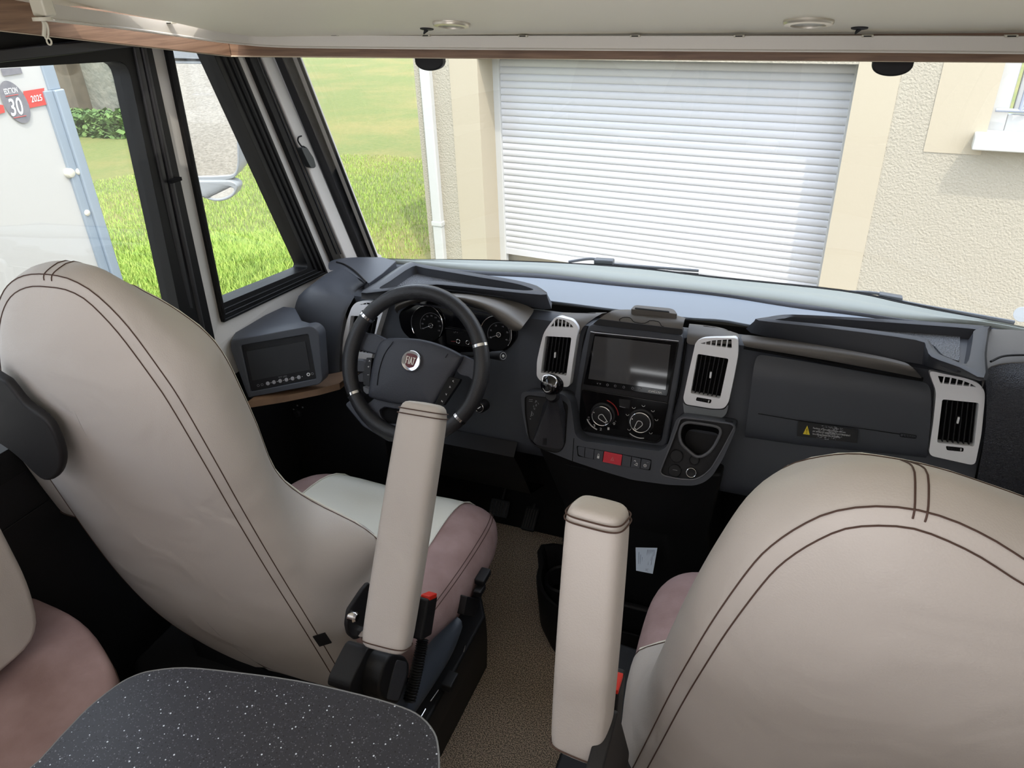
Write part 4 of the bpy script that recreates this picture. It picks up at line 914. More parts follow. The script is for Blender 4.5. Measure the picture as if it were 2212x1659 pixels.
plate('sticker_base', [WQ(0, 0), WQ(1, 0), WQ(1, 1), WQ(0, 1)], WQ.n, .0008, mat('black_sticker_film', (22, 22, 24), .3), wb_, bevel=0)
plate('warning_triangle', [WQ(.10, .18, .0006), WQ(.215, .18, .0006), WQ(.16, .78, .0006)], WQ.n, .0004, YELLOW, wb_, bevel=0)
text('exclamation_mark', '!', WQ, .153, .25, .165, .6, DEEP, wb_, h=.0012, bold=True)
for k, t in enumerate(('Fenêtres et panneaux latéraux ouvrant', 'par projection doivent OBLIGATOIREMENT', 'être fermés pendant la circulation.')):
    text('lettering', t, WQ, .26, .60 - k * .2, (.80, .88, .72)[k], .74 - k * .2, WHITEINK, wb_)
rn = random.Random(2); bm = bmesh.new()
for i in range(230):
    s = .33 + rn.random() * .42; t = .02 + rn.random() * .95
    if abs((s - .55) * 2.2 + (t - .5) * -.6) > .55 * rn.random() + .1: continue
    a = .002 * rn.random() + .0008; p = WQ(s, t, .0015)
    bm.faces.new([bm.verts.new(p + Vector((-a, 0, -a * .4))), bm.verts.new(p + Vector((a, 0, -a * .4))), bm.verts.new(p + Vector((a * .5, 0, a * .5)))])
finish('worn_scratches', bm, GREYINK, wb_, smooth=False)

# right-hand end of the dashboard
ENDM = mat('woven_texture_plastic', (44, 46, 54), .5, bump=(380, .9, 'vor', .0016))
sheet('right_end_top', [spl(PR(R4, [(1895, 478), (1935, 500), (2163, 512), (2500, 600)], Z=.965), 3), spl(PR(R4, [(1885, 600), (1930, 620), (2163, 660), (2500, 720)], Z=.968), 3), spl(PR(R4, [(1890, 850), (1930, 770), (2163, 745), (2500, 800)], Z=.955), 3)], .03, TAUPE, dash, bevel=.004)
loft('right_end_face', [spl(r, 4) for r in ([P(*R4(x, y), Z=.955) for x, y in ((1880, 860), (1925, 765), (2163, 740), (2500, 790))], facep(R4, [(1895, 900), (1955, 900), (2163, 880), (2500, 930)], .02), facep(R4, [(1900, 1200), (2000, 1200), (2163, 1230), (2500, 1300)], .03), facep(R4, [(1840, 1500), (1950, 1560), (2163, 1640), (2500, 1700)], .01), facep(R4, [(1800, 1700), (1950, 1800), (2163, 1900), (2500, 2000)], -.02))], ENDM, dash, closed=False, subsurf=1)
tube('end_groove', spl(PR(R4, [(1925, 735), (2000, 700), (2080, 690), (2200, 688)], Z=.97), 4), .0025, BLACK, dash, seg=6)

# ------------------------------------------------------------------ left-hand end of the dashboard with monitor pod
LZt = .935
a0 = [P(*R5(x, y), Z=z) for x, y, z in ((985, 100, .965), (1060, 75, .965), (1230, 60, .96), (1450, 66, .95), (1560, 90, .945))]
a1 = [P(*R5(x, y), Z=z) for x, y, z in ((985, 190, .955), (1090, 160, .965), (1180, 190, .965), (1290, 290, .965), (1380, 250, .965))]
a2 = [P(*R5(x, y), Y=yy) for x, y, yy in ((740, 370, 1.60), (850, 290, 1.62), (1000, 290, 1.63), (1180, 350, 1.64), (1290, 300, 1.66))]
a3 = [P(*R5(x, y), Y=yy) for x, y, yy in ((715, 420, 1.57), (830, 360, 1.57), (980, 380, 1.575), (1120, 430, 1.58), (1200, 400, 1.60))]
a4 = [P(*R5(x, y), Y=yy) for x, y, yy in ((660, 640, 1.55), (760, 640, 1.55), (900, 640, 1.55), (1060, 620, 1.555), (1100, 590, 1.56))]
a5 = [P(*R5(x, y), Y=yy) for x, y, yy in ((700, 900, 1.53), (800, 900, 1.525), (920, 900, 1.525), (1030, 880, 1.53), (1080, 860, 1.54))]
a6 = [P(*R5(x, y), Y=yy) for x, y, yy in ((760, 1180, 1.51), (820, 1175, 1.505), (920, 1160, 1.505), (1030, 1140, 1.51), (1080, 1130, 1.52))]
bz = mat('blue_charcoal_soft_plastic', (66, 69, 76), .5, bump=(600, .15, 'vor', .0004))
loft('left_end_body', [spl(r, 4) for r in (a1, a2, a3, a4, a5, a6)], bz, dash, closed=False, subsurf=1)
b0 = [P(*R5(x, y), Z=.966) for x, y in ((1060, 100), (1230, 62), (1445, 62), (1565, 95), (1450, 200), (1330, 285), (1290, 275), (1200, 180))]
plate('left_end_cap', rnd(b0, .006), (0, 0, 1), .03, bz, dash, bevel=.005)
loft('cap_rise', [[p for p in a0], [p * .5 + q * .5 + Vector((0, 0, .004)) for p, q in zip(a0, a1)], a1], bz, dash, closed=False, subsurf=1)
tube('cap_groove', spl([P(*R5(x, y), Z=.967) for x, y in ((1055, 105), (1130, 130), (1220, 190), (1310, 280))], 4), .003, BLACK, dash, seg=6)
# body between left cap and left vent
c0 = [P(*R5(x, y), Z=.955) for x, y in ((1290, 300), (1400, 245), (1560, 240))]
# pod
PODY = 1.40
PN = Vector((.35, -1, .28)).normalized(); PPL = plane(P(*R5(580, 980), Y=1.345), PN)
pod_o = PR(R5, [(148, 775), (840, 645), (905, 700), (935, 1115), (905, 1150), (310, 1262), (285, 1225), (150, 850)], pl=PPL)
scr_h = PR(R5, [(238, 818), (812, 722), (880, 1100), (322, 1212)], pl=PPL)
md = thing('rear_view_monitor', 'small monitor with row of round buttons in a charcoal pod by the left wall', 'monitor', P(*R5(580, 980), pl=PPL))
plate('pod_frame', rnd(pod_o, .012), PN, .06, bz, dash, holes=[rnd(scr_h, .004)], bevel=.008, bseg=3)
plate('monitor_face', [p - PN * .006 for p in scr_h], PN, .01, BLACK, md, bevel=.001)
MQ = Quad(*[p - PN * .0055 for p in PR(R5, [(322, 1212), (880, 1100), (812, 722), (238, 818)], pl=PPL)])
plate('screen', [MQ(.05, .22, .001), MQ(.93, .22, .001), MQ(.93, .86, .001), MQ(.05, .86, .001)], PN, .001, MATTSCREEN, md, bevel=0, smooth=False)
text('lettering', 'TFT LED', MQ, .44, .165, .57, .195, GREYINK, md, h=.0012)
for k in range(6):
    c = MQ(.27 + k * .095, .10, .001); lathe('button', c, PN, [(.0052, 0), (.0052, .0015), (.004, .0022), (0, .0022)], mat('pale_button', (150, 150, 154), .4) if k == 0 else MATS['pale_button'], md, seg=16)
    ring('print_dot', MQ(.318 + k * .095, .10, .001), PN, .0006, .0005, WHITEINK, md, seg=8)
for s in (.12, .18): ring('print_mark', MQ(s, .095, .001), PN, .003, .0004, GREYINK, md, seg=12)
ring('jack_ring', MQ(.89, .12, .001), PN, .0036, .0014, WHITEINK, md, seg=16); ring('print_mark', MQ(.95, .12, .001), PN, .003, .0004, GREYINK, md, seg=12)
pt = [P(*R5(x, y), Z=.0 + z) for x, y, z in ((148, 770, .885), (600, 478, .885), (720, 500, .885), (665, 640, .885), (880, 650, .885), (845, 672, .885))]
ztp = P(*R5(148, 775), pl=PPL).z
pt = [P(*R5(148, 775), pl=PPL)] + [P(*R5(x, y), Z=ztp + .006) for x, y in ((190, 700), (440, 555), (600, 480), (700, 492), (760, 600), (880, 640))] + [P(*R5(840, 645), pl=PPL)]
bm = bmesh.new(); vs = [bm.verts.new(p) for p in pt]; bm.faces.new(vs); r = bmesh.ops.extrude_face_region(bm, geom=list(bm.faces)); bmesh.ops.translate(bm, verts=[g for g in r['geom'] if isinstance(g, bmesh.types.BMVert)], vec=(0, 0, -.02)); finish('pod_top', bm, bz, dash, bevel=.005)
# pod flank towards the wall and wooden strip below
fl_ = PR(R5, [(148, 790), (300, 1262)], pl=PPL)
plate('pod_side', [fl_[0], fl_[1], fl_[1] + Vector((-.03, .16, 0)), fl_[0] + Vector((-.03, .16, 0))], (-1, -.3, 0), .01, bz, dash, bevel=.002)
wsA = PR(R5, [(300, 1300), (600, 1248), (900, 1190), (1075, 1148)], pl=off(PPL, -.005)); 
ztw = wsA[0].z
w0 = [P(*R5(x, y), Z=wsA[1].z) for x, y in ((295, 1296), (600, 1248), (900, 1188), (1080, 1140))]
loft('wood_shelf', [[p + Vector((0, .10, 0)) for p in w0], w0, [p + Vector((.0, -.002, -.018)) for p in w0], [p + Vector((0, .10, -.018)) for p in w0]], mat('light_brown_wood_edge', (142, 112, 86), .5, var=(12, .2, (112, 86, 64))), dash, closed=False, smooth=False)
plate('pod_base', [p + Vector((0, .004, .0)) for p in w0] + [pod_o[4], pod_o[5]], PN, .04, BLACK, dash, bevel=.001) if False else None
box('under_pod_panel', (XL + .01, 1.50, .0), (-1.02, 1.56, .70), BLACK, dash, bevel=.004)
kk = P(*R5(735, 1385), Y=1.495); lathe('panel_knob', kk, (0, -1, .1), [(.013, 0), (.012, .010), (.008, .014), (0, .014)], BLACK, dash, seg=20)
for x, y in ((688, 1362), (765, 1345), (720, 1330)): obox('knob_mark', P(*R5(x, y), Y=1.497), (.0018, 0, 0), (0, .001, 0), (0, 0, .0018), GREYINK, dash, bevel=0)

# ------------------------------------------------------------------ lower console: gear lever, switches, cup holder
CN = Vector((0, -1, .385)).normalized()
CON = plane((0, 1.47, .70), CN)
def cp(R, pts, h=0): return PR(R, pts, pl=off(CON, h))
rec = [(345, 1205), (400, 1060), (540, 720), (675, 345), (740, 325), (1100, 365), (1500, 425), (1560, 470), (1340, 880), (1180, 1150), (1050, 1265), (900, 1335), (640, 1318), (400, 1265)]
boot_hole = rnd(cp(R7, [(20, 240), (480, 300), (600, 370), (575, 720), (560, 960), (500, 1060), (430, 1090), (300, 1070), (100, 985), (20, 890), (-35, 520), (-40, 270)]), .012)
con_out = [(78, 900), (84, 862), (110, 850), (360, 862), (420, 905), (455, 1150), (500, 1190), (1040, 1262), (1090, 1225), (1150, 1040), (1190, 1018), (1400, 1045), (1562, 1078), (1556, 1130), (1470, 1320), (1400, 1432), (1340, 1480), (1270, 1500), (1100, 1494), (850, 1460), (640, 1398), (430, 1328), (200, 1238), (120, 1150), (92, 1010)]
con = plate('lower_console', rnd(cp(R3, con_out), .012, 5), CN, .10, DASH, dash, holes=[rnd(cp(R8, rec), .010, 4), boot_hole], bevel=.006, bseg=3)
loft('console_underside', [rnd(cp(R3, con_out), .012, 5), [p * .97 + Vector((-.33, 1.60, .42)) * .03 for p in rnd(cp(R3, con_out, -.09), .012, 5)], [Vector(((p.x + .33) * .75 - .33, 1.60 + (p.y - 1.5) * .3, .40 + (p.z - .65) * .3)) for p in rnd(cp(R3, con_out, -.09), .012, 5)]], BLACK, dash, caps=(False, True), sharp=60) if False else None
tube('console_seam', cp(R7, [(690, 880), (665, 1225)], .0008), .0008, DEEP, dash, seg=4)
tube('console_lower_line', spl(cp(R7, [(560, 1270), (1000, 1370), (1797, 1535)], -.002), 4), .0009, DEEP, dash, seg=4)
plate('gear_panel', [p - CN * .003 for p in boot_hole], CN, .006, BLACK, dash, bevel=.001)
tube('gear_panel_edge', [p + CN * .0005 for p in boot_hole], .0014, RUBBER, dash, closed=True, seg=6)
for t, x, y, w, h, r in (('P', 125, 335, 11, 20, 0), ('R', 130, 388, 11, 16, 0), ('N', 100, 437, 10, 15, 0), ('D', 72, 520, 14, 20, 0), ('+', 60, 482, 8, 9, 0), ('-', 40, 590, 8, 3, 0)):
    L = cp(R7, [(x - w - 5, y + h - 4), (x + w - 5, y + h + 4), (x + w + 5, y - h + 4), (x - w + 5, y - h - 4)], -.0025); text('gear_letter', t, Quad(*L), 0, 0, 1, 1, GREYINK, dash)
for a, b in (((20, 300), (75, 302)), ((15, 325), (70, 328)), ((150, 345), (165, 375)), ((90, 390), (85, 415)), ((60, 480), (45, 560))): tube('gear_line', cp(R7, [a, b], -.0025), .0006, GREYINK, dash, seg=4)
gl = thing('gear_lever', 'automatic gear lever with glossy chrome-rimmed knob and black leather boot', 'gear lever', P(*R7(320, 700), pl=CON))
nk = P(*R7(385, 250), pl=off(CON, .085)); KN = Vector((-.25, -.86, .55)).normalized()
base = spl(cp(R7, [(80, 925), (170, 985), (330, 1020), (490, 1035), (545, 960), (560, 700), (560, 480), (490, 360), (330, 330), (240, 360), (190, 560), (120, 780)], .0), 3, True)
cb = sum(base, Vector()) / len(base)
rings = []
for i, t in enumerate((0, .18, .38, .58, .78, .92, 1.0)):
    c = cb * (1 - t) + nk * t + Vector((0, .012 * math.sin(t * 3.14), .012 * math.sin(t * 3.14)))
    s = 1 - .78 * t ** .75
    wv = .06 * math.sin(t * 3.1)
    rings.append([c + (p - cb) * s * (1 + wv * math.sin(k * 1.1 + t * 7)) for k, p in enumerate(base)])
loft('gaiter', rings, mat('black_leather_gaiter', (54, 55, 60), .36, bump=(300, .3, 'vor', .001)), gl, subsurf=1, caps=(False, True))
for x in (235, 255, 275): tube('gaiter_stitching', cp(R7, [(x, 880), (x - 6, 980)], .012), .0007, RUBBER, gl, seg=4)
kc = P(*R3(287, 800), pl=off(CON, .108))
lathe('collar', nk, CN + Vector((0, 0, .3)), [(.012, -.01), (.016, .0), (.017, .010), (.013, .022)], BLACK, gl, seg=24)
lathe('knob', kc, KN, [(0, -.036), (.014, -.034), (.021, -.024), (.0245, -.010), (.0248, .002), (.022, .010), (.012, .0145), (0, .0155)], GLOSS, gl, seg=32)
x, y, n = frame_of(KN)
tri = spl([kc + n * .0105 + x * a + y * b for a, b in ((-.019, .006), (-.016, .0155), (0, .0195), (.016, .0155), (.019, .006), (.011, -.012), (.004, -.0185), (-.004, -.0185), (-.011, -.012))], 4, True)
tube('chrome_rim', tri, .0018, CHROME, gl, closed=True, seg=8)
text('knob_lettering', 'COMFORT-MATIC', Quad(kc + n * .0148 - x * .013 - y * .002, kc + n * .0148 + x * .013 - y * .002, kc + n * .0152 + x * .013 + y * .002, kc + n * .0152 - x * .013 + y * .002), 0, 0, 1, 1, WHITEINK, gl)
tube('collar_glint', [nk + x * -.014 + n * .016 + y * .004, nk + x * -.006 + n * .019 + y * -.002], .001, CHROME, gl, seg=5)  # chrome sliver modelled as a fixed glint on the collar
# switches
sw = thing('switch_row', 'row of seven push switches with red hazard switch in the centre console', 'switches', cp(R7, [(1260, 1150)])[0])
tb = [((740, 1000), (752, 1130)), ((858, 1018), (846, 1162)), ((995, 1048), (980, 1192)), ((1137, 1075), (1114, 1234)), ((1415, 1128), (1394, 1290)), ((1550, 1155), (1532, 1308)), ((1693, 1184), (1677, 1330)), ((1845, 1215), (1815, 1352))]
plate('switch_bed', rnd(cp(R7, [(728, 990), (1850, 1200), (1830, 1362), (745, 1146)], .0008), .004), CN, .004, DEEP, sw, bevel=0)
for k in range(7):
    (a, b), (c, d) = tb[k], tb[k + 1]; g = 5
    L = cp(R7, [(a[0] + g, a[1] + 2), (c[0] - g, c[1] + 2), (d[0] - g, d[1] - 2), (b[0] + g, b[1] - 2)], .004)
    rr = [.004 if k == 0 else .0006, .004 if k == 6 else .0006, .004 if k == 6 else .0006, .004 if k == 0 else .0006]
    o = plate('switch', rnd(L, rr, 3), CN, .008, RED if k == 3 else DASH, sw, bevel=.0008)
    Q = Quad(L[3], L[2], L[1], L[0])
    if k == 3:
        o['label'] = 'red hazard switch'
        T = [Q(.42, .3, .0008), Q(.60, .3, .0008), Q(.51, .68, .0008)]; tube('hazard_triangle', T, .0005, mat('pale_red_print', (225, 150, 150), .5), o, closed=True, seg=4); T = [Q(.46, .36, .0008), Q(.56, .36, .0008), Q(.51, .56, .0008)]; tube('hazard_triangle', T, .0004, MATS['pale_red_print'], o, closed=True, seg=4)
    if k == 2:
        obox('padlock_body', Q(.5, .34, .0006), (Q(.62, .34) - Q(.5, .34)), CN * .0004, (Q(.5, .48) - Q(.5, .36)), WHITEINK, o, bevel=0)
        tube('padlock_shackle', spl([Q(.42, .48, .0006), Q(.43, .62, .0006), Q(.5, .68, .0006), Q(.57, .62, .0006), Q(.58, .48, .0006)], 3), .0005, WHITEINK, o, seg=4)
    if k == 5:
        for s in (0, .22): tube('hill_icon', spl([Q(.28 + s, .62 - s, .0006), Q(.4 + s, .72 - s, .0006), Q(.5 + s, .6 - s, .0006)], 3), .0007, WHITEINK, o, seg=4)
        tube('hill_icon', [Q(.36, .3, .0006), Q(.7, .22, .0006), Q(.66, .45, .0006)], .0009, WHITEINK, o, seg=4)
    if k == 6:
        ring('wheel_icon', Q(.48, .38, .0006), CN, .0032, .0006, WHITEINK, o, seg=16); tube('wheel_icon_bar', [Q(.40, .40, .0006), Q(.56, .40, .0006)], .0006, WHITEINK, o, seg=4)
        tube('wheel_icon_bar', [Q(.6, .72, .0006), Q(.8, .78, .0006)], .0005, GREYINK, o, seg=4)
# cup holder recess
cupo = [(668, 600), (680, 500), (720, 430), (790, 395), (900, 398), (1180, 440), (1290, 470), (1332, 520), (1325, 590), (1240, 760), (1150, 870), (1060, 930), (980, 950), (900, 925), (780, 820), (700, 730)]
cup3 = spl(cp(R8, cupo, -.012), 3, True)
plate('cup_recess', [p - CN * .014 for p in shrink(cp(R8, rec), 1.02)], CN, .02, BLACK, dash, holes=[cup3], bevel=0)
cc_ = sum(cup3, Vector()) / len(cup3)
dn = Vector((0, .75, -.65)).normalized()
loft('cup_holder', [[p + CN * .002 for p in cup3], [cc_ + (p - cc_) * .93 + dn * .03 for p in cup3], [cc_ + (p - cc_) * .85 + dn * .075 for p in cup3]], BLACK, dash, caps=(False, True), sharp=60)
tube('cup_rim', [p + CN * .006 for p in cup3], .0038, mat('grey_black_rim', (86, 87, 92), .4), dash, closed=True, seg=8)
tube('recess_rim', [p + CN * .0005 for p in rnd(cp(R8, rec), .010, 4)], .0018, MATS['grey_black_rim'], dash, closed=True, seg=6)
def dc(px, R, r, h, **k): return P(*R(*px), pl=off(CON, h))
for px, r, nm, rim in (((585, 1185), .0155, 'socket_cap', None), ((615, 945), .0155, 'socket_cap', None), ((855, 1215), .0120, 'socket', CHROME), ((905, 1010), .0120, 'socket', RUBBER)):
    c = P(*R8(*px), pl=off(CON, -.010)); s_ = lathe(nm, c, CN, [(r, -.004), (r, .003), (r * .9, .0045), (r * .82, .002 if rim else .0045), (0, .001 if rim else .0045)], BLACK, dash, seg=32, sharp=40)
    if rim: ring('socket_ring', c + CN * .004, CN, r * .93, .0009, rim, s_)
c = P(*R8(585, 1185), pl=off(CON, -.005)); tube('cap_print', [c + Vector((-.005, 0, .002)) + CN * .0006, c + Vector((.006, 0, .002)) + CN * .0006], .0007, GREYINK, dash, seg=4)
# lower dark centre pillar and footwell pieces
LOWB = mat('deep_black_lower_plastic', (20, 20, 22), .6, bump=(500, .1), spec=.3)
zc = .60
loft('console_pillar', [[Vector((x, y, z)) for x, y in ((-.56, 1.50), (-.44, 1.46), (-.20, 1.46), (-.08, 1.50), (-.08, 1.80), (-.56, 1.80))] for z in (.64,)] +
     [[Vector((x, y, z)) for x, y in pts] for z, pts in ((.40, ((-.50, 1.56), (-.42, 1.52), (-.20, 1.52), (-.10, 1.56), (-.10, 1.82), (-.50, 1.82))), (.12, ((-.52, 1.60), (-.44, 1.52), (-.14, 1.50), (-.06, 1.58), (-.06, 1.84), (-.52, 1.84))), (.0, ((-.52, 1.60), (-.44, 1.52), (-.14, 1.50), (-.06, 1.58), (-.06, 1.84), (-.52, 1.84))))], LOWB, dash, caps=(True, True), bevel=.01)
tr = thing('floor_storage_tray', 'black rounded storage tray with pocket at the foot of the centre console', 'tray', (-.30, 1.5, 0))
to = spl([Vector((x, y, 0)) for x, y in ((-.545, 1.60), (-.555, 1.50), (-.53, 1.42), (-.46, 1.36), (-.34, 1.335), (-.18, 1.335), (-.02, 1.35), (.12, 1.37), (.12, 1.55), (-.1, 1.60))], 4, True)
tc_ = sum(to, Vector()) / len(to)
sc_ = lambda k, z: [Vector((tc_.x + (p.x - tc_.x) * k, tc_.y + (p.y - tc_.y) * k, z)) for p in to]
loft('tray_body', [sc_(.90, 0), sc_(.97, .05), sc_(1.0, .20), sc_(.99, .21), sc_(.95, .21), sc_(.93, .19), sc_(.90, .10)], LOWB, tr, sharp=50)
lathe('cup_well', (-.47, 1.47, .205), (0, 0, 1), [(.052, -.06), (.054, 0), (.05, .006), (.046, .0), (.044, -.06)], BLACK, tr, seg=28)
box('pocket_divider', (-.40, 1.42, .12), (.05, 1.44, .215), LOWB, tr, bevel=.006)
cd = thing('information_card', 'pale blue printed card stuck in the black pocket below the console', 'card', P(1396, 1220, Y=1.45))
CQ = Quad(*[P(u, v, Y=yy) for u, v, yy in ((1374, 1233, 1.425), (1410, 1240, 1.425), (1420, 1184, 1.47), (1373, 1183, 1.47))])
plate('card_sheet', [CQ(0, 0), CQ(1, 0), CQ(1, 1), CQ(0, 1)], CQ.n, .0006, PAPER, cd, bevel=0)
for i in range(7):
    a = CQ(.56 + .055 * i, .92, .0008); b = CQ(.56 + .055 * i, .92 - .25 - .18 * (i % 3), .0008)
    tube('printed_line', [a, b], .0005, mat('blue_grey_print', (120, 130, 160), .6) if i == 0 else MATS['blue_grey_print'], cd, seg=4)
for i in range(4): tube('printed_line', [CQ(.16 + .09 * i, .8 - .1 * i, .0008), CQ(.16 + .09 * i, .3, .0008)], .0006, MATS['blue_grey_print'], cd, seg=4)
text('printed_word', 'WC', CQ, .55, .05, .72, .16, MATS['blue_grey_print'], cd)

# pedals
def pedal(name, label, c, w, h, n, parent=None):
    t = thing(name, label, 'pedal', c); n = Vector(n).normalized(); x, y, n = frame_of(n)
    L = [Vector(c) + x * a * w + y * b * h for a, b in ((-.5, -.5), (.5, -.5), (.5, .5), (-.5, .5))]
    plate('pedal_pad', rnd(L, .008), n, .012, RUBBER, t, bevel=.003)
    for k in range(5):
        a = -.36 + k * .18
        tube('tread_rib', [Vector(c) + x * a * w + y * -.38 * h + n * .001, Vector(c) + x * a * w + y * .38 * h + n * .001], .0022, mat('worn_rubber', (70, 68, 66), .7) if 'worn_rubber' not in MATS else MATS['worn_rubber'], t, seg=5)
    tube('pedal_arm', [Vector(c) - n * .01, Vector(c) + Vector((0, .07, .05)), Vector(c) + Vector((0, .09, .22))], .009, BLACK, t)
pedal('accelerator_pedal', 'black ribbed accelerator pedal above the brown carpet beside the console', P(1145, 1120, Z=.09), .05, .085, (0, -.6, .8))
pedal('brake_pedal', 'dark brake pedal pad beyond the front edge of the grey seat cushion', P(1078, 1098, Z=.14), .07, .06, (0, -.75, .66))

# ------------------------------------------------------------------ steering wheel
WN = Vector((.02, -math.cos(math.radians(30)), math.sin(math.radians(30)))).normalized()
WC = P(894, 788, Y=1.38); WP = plane(WC, WN)
wx, wy, _ = frame_of(WN)
RR = .178
sw_ = thing('steering_wheel', 'black leather steering wheel with chrome inserts and red round badge', 'steering wheel', WC)
N_ = 72
rim_r = []
for k in range(N_):
    a = 2 * math.pi * k / N_
    rim_r.append(.0180 + .0015 * (math.cos(2 * a)) ** 2)
tube('rim', [WC + wx * math.cos(2 * math.pi * k / N_) * RR + wy * math.sin(2 * math.pi * k / N_) * RR for k in range(N_)], rim_r, LEATHER_W, sw_, closed=True, upv=WN, seg=16)
for a in (145, 22, 212, 322):
    t = math.radians(a); c = WC + wx * math.cos(t) * RR + wy * math.sin(t) * RR; d = (wx * -math.sin(t) + wy * math.cos(t))
    tube('chrome_insert', [c - d * .0035, c + d * .0035], .0200, CHROME, sw_, seg=20, upv=WN)
def wp(pts, h=0, R=R2): return PR(R, pts, pl=off(WP, h))
WHP = mat('soft_black_wheel_plastic', (50, 52, 60), .5, bump=(500, .35, 'vor', .0008))
def padshape(name, pts, h, th, m, r=.008, bev=.006, R=R2, par=sw_, holes=()): return plate(name, rnd(wp(pts, h, R), r, 4), WN, th, m, par, bevel=bev, bseg=4, holes=holes)
padshape('upper_left_spoke', [(318, 790), (400, 800), (500, 850), (470, 960), (390, 960), (230, 912), (190, 935), (170, 900), (215, 800), (280, 770)], -.008, .022, WHP)
padshape('upper_right_spoke', [(1060, 955), (1130, 990), (1180, 1015), (1195, 960), (1215, 960), (1215, 1130), (1190, 1230), (1150, 1250), (1160, 1170), (1130, 1135), (1050, 1118), (1020, 1060)], -.008, .022, WHP)
padshape('lower_spoke', [(160, 1350), (220, 1300), (290, 1360), (345, 1340), (400, 1290), (850, 1360), (880, 1400), (960, 1480), (1010, 1430), (1060, 1480), (960, 1560), (800, 1640), (500, 1640), (300, 1520)], -.010, .022, WHP, holes=[rnd(wp([(430, 1395), (470, 1370), (640, 1400), (640, 1500), (480, 1500), (440, 1440)], -.010), .004)])
plate('spoke_recess', wp([(420, 1360), (660, 1390), (660, 1510), (420, 1510)], -.022), WN, .003, DEEP, sw_, bevel=0)
# airbag pad, domed
hub = [(478, 842), (520, 832), (640, 832), (760, 842), (880, 872), (1000, 920), (1078, 965), (1088, 990), (1040, 1075), (960, 1200), (870, 1345), (850, 1362), (700, 1350), (560, 1345), (400, 1310), (358, 1290), (352, 1260), (372, 1100), (405, 950), (440, 870)]
H0 = spl(wp(hub, -.006), 2, True); hc = sum(H0, Vector()) / len(H0)
loft('airbag_cover', [[hc + (p - hc) * 1.0 - WN * .012 for p in H0], [hc + (p - hc) * 1.0 for p in H0], [hc + (p - hc) * .985 + WN * .008 for p in H0], [hc + (p - hc) * .93 + WN * .014 for p in H0], [hc + (p - hc) * .6 + WN * .018 for p in H0], [hc + (p - hc) * .2 + WN * .020 for p in H0]], WHP, sw_, subsurf=1)
for a in ([(540, 860), (470, 960), (430, 1080), (412, 1200)], [(965, 955), (945, 985)]): tube('cover_line', spl(wp(a, .0115), 4), .0008, DEEP, sw_, seg=4)
bc = P(*R2(679, 1011), pl=off(WP, .0185))
bd = lathe('badge', bc, WN, [(.0262, -.004), (.0262, .001), (.0240, .0035), (.0215, .003), (0, .003)], CHROME, sw_, seg=40, sharp=50)
bx, by, _ = frame_of(WN)
shp = [(a_ * 1.22, b_ * 1.22) for a_, b_ in [(-.0125, .012), (-.005, .0145), (.005, .0145), (.0125, .012), (.0115, .0), (.009, -.0105), (0, -.0145), (-.009, -.0105), (-.0115, .0)]]
rot = math.radians(-6); rx_ = bx * math.cos(rot) + by * math.sin(rot); ry_ = -bx * math.sin(rot) + by * math.cos(rot)
plate('badge_shield', rnd([bc + WN * .0042 + rx_ * a + ry_ * b for a, b in shp], .003, 3), WN, .001, MAROON, bd, bevel=.0003)
Qb = Quad(*[bc + WN * .0044 + rx_ * a + ry_ * b for a, b in ((-.0113, -.009), (.0113, -.009), (.0125, .0105), (-.0125, .0105))])
# tall narrow letters of the badge built from bars
def bars(name, segs, Q, r, m, par):
    bm = bmesh.new()
    for (a, b, c, d) in segs:
        p, q = Q(a, b, .0004), Q(c, d, .0004); t = (q - p).normalized(); s = t.cross(Q.n).normalized() * r
        lo_, hi_ = Q.n * 0, Q.n * .0006
        v = [bm.verts.new(w + u + o_) for o_ in (lo_, hi_) for w, u in ((p, s), (p, -s), (q, -s), (q, s))]
        for f in ((0, 1, 2, 3), (4, 5, 6, 7), (0, 1, 5, 4), (1, 2, 6, 5), (2, 3, 7, 6), (3, 0, 4, 7)): bm.faces.new([v[i] for i in f])
    return finish(name, bm, m, par, smooth=False)
bars('badge_lettering', [(.04, .04, .04, .96), (.0, .92, .22, .92), (.04, .55, .19, .55), (.33, .04, .33, .96), (.46, .04, .56, .96), (.56, .96, .72, .04), (.49, .33, .68, .33), (.88, .04, .88, .92), (.72, .92, 1.0, .92)], Qb, .0011, mat('cream_enamel', (232, 226, 214), .4), bd)
# control buttons on the spokes
L = [(965, 1130), (1062, 1152), (1050, 1180), (930, 1358), (862, 1345), (900, 1270)]
padshape('right_button_panel', L, .004, .014, GLOSS, r=.003, bev=.001)
padshape('left_button_panel', [(330, 985), (372, 985), (352, 1210), (305, 1195), (303, 1130)], .004, .014, BLACK, r=.003, bev=.001)
for t, x, y in (('(', 1008, 1168), ('^', 982, 1213), ('v', 953, 1272), ('~', 920, 1325)):
    text('button_icon', t, Quad(*wp([(x - 6, y + 7), (x + 6, y + 9), (x + 6, y - 7), (x - 6, y - 9)], .005)), 0, 0, 1, 1, WHITEINK, sw_)
for t, x, y in (('A', 355, 1010), ('+', 347, 1056), ('-', 345, 1119)):
    text('button_icon', t, Quad(*wp([(x - 7, y + 6), (x + 7, y + 6), (x + 7, y - 6), (x - 7, y - 6)] if t != '-' else [(x - 7, y + 1), (x + 7, y + 1), (x + 7, y - 1), (x - 7, y - 1)], .005)), 0, 0, 1, 1, WHITEINK, sw_)
lathe('column_shroud', WC - WN * .03, WN, [(.05, -.12), (.055, -.06), (.045, 0)], BLACK, sw_, seg=24)
st = thing('column_stalk', 'black column stalk with round end right of the steering wheel', 'stalk', P(*R6(1960, 880), Y=1.45), 'stalks on the steering column')
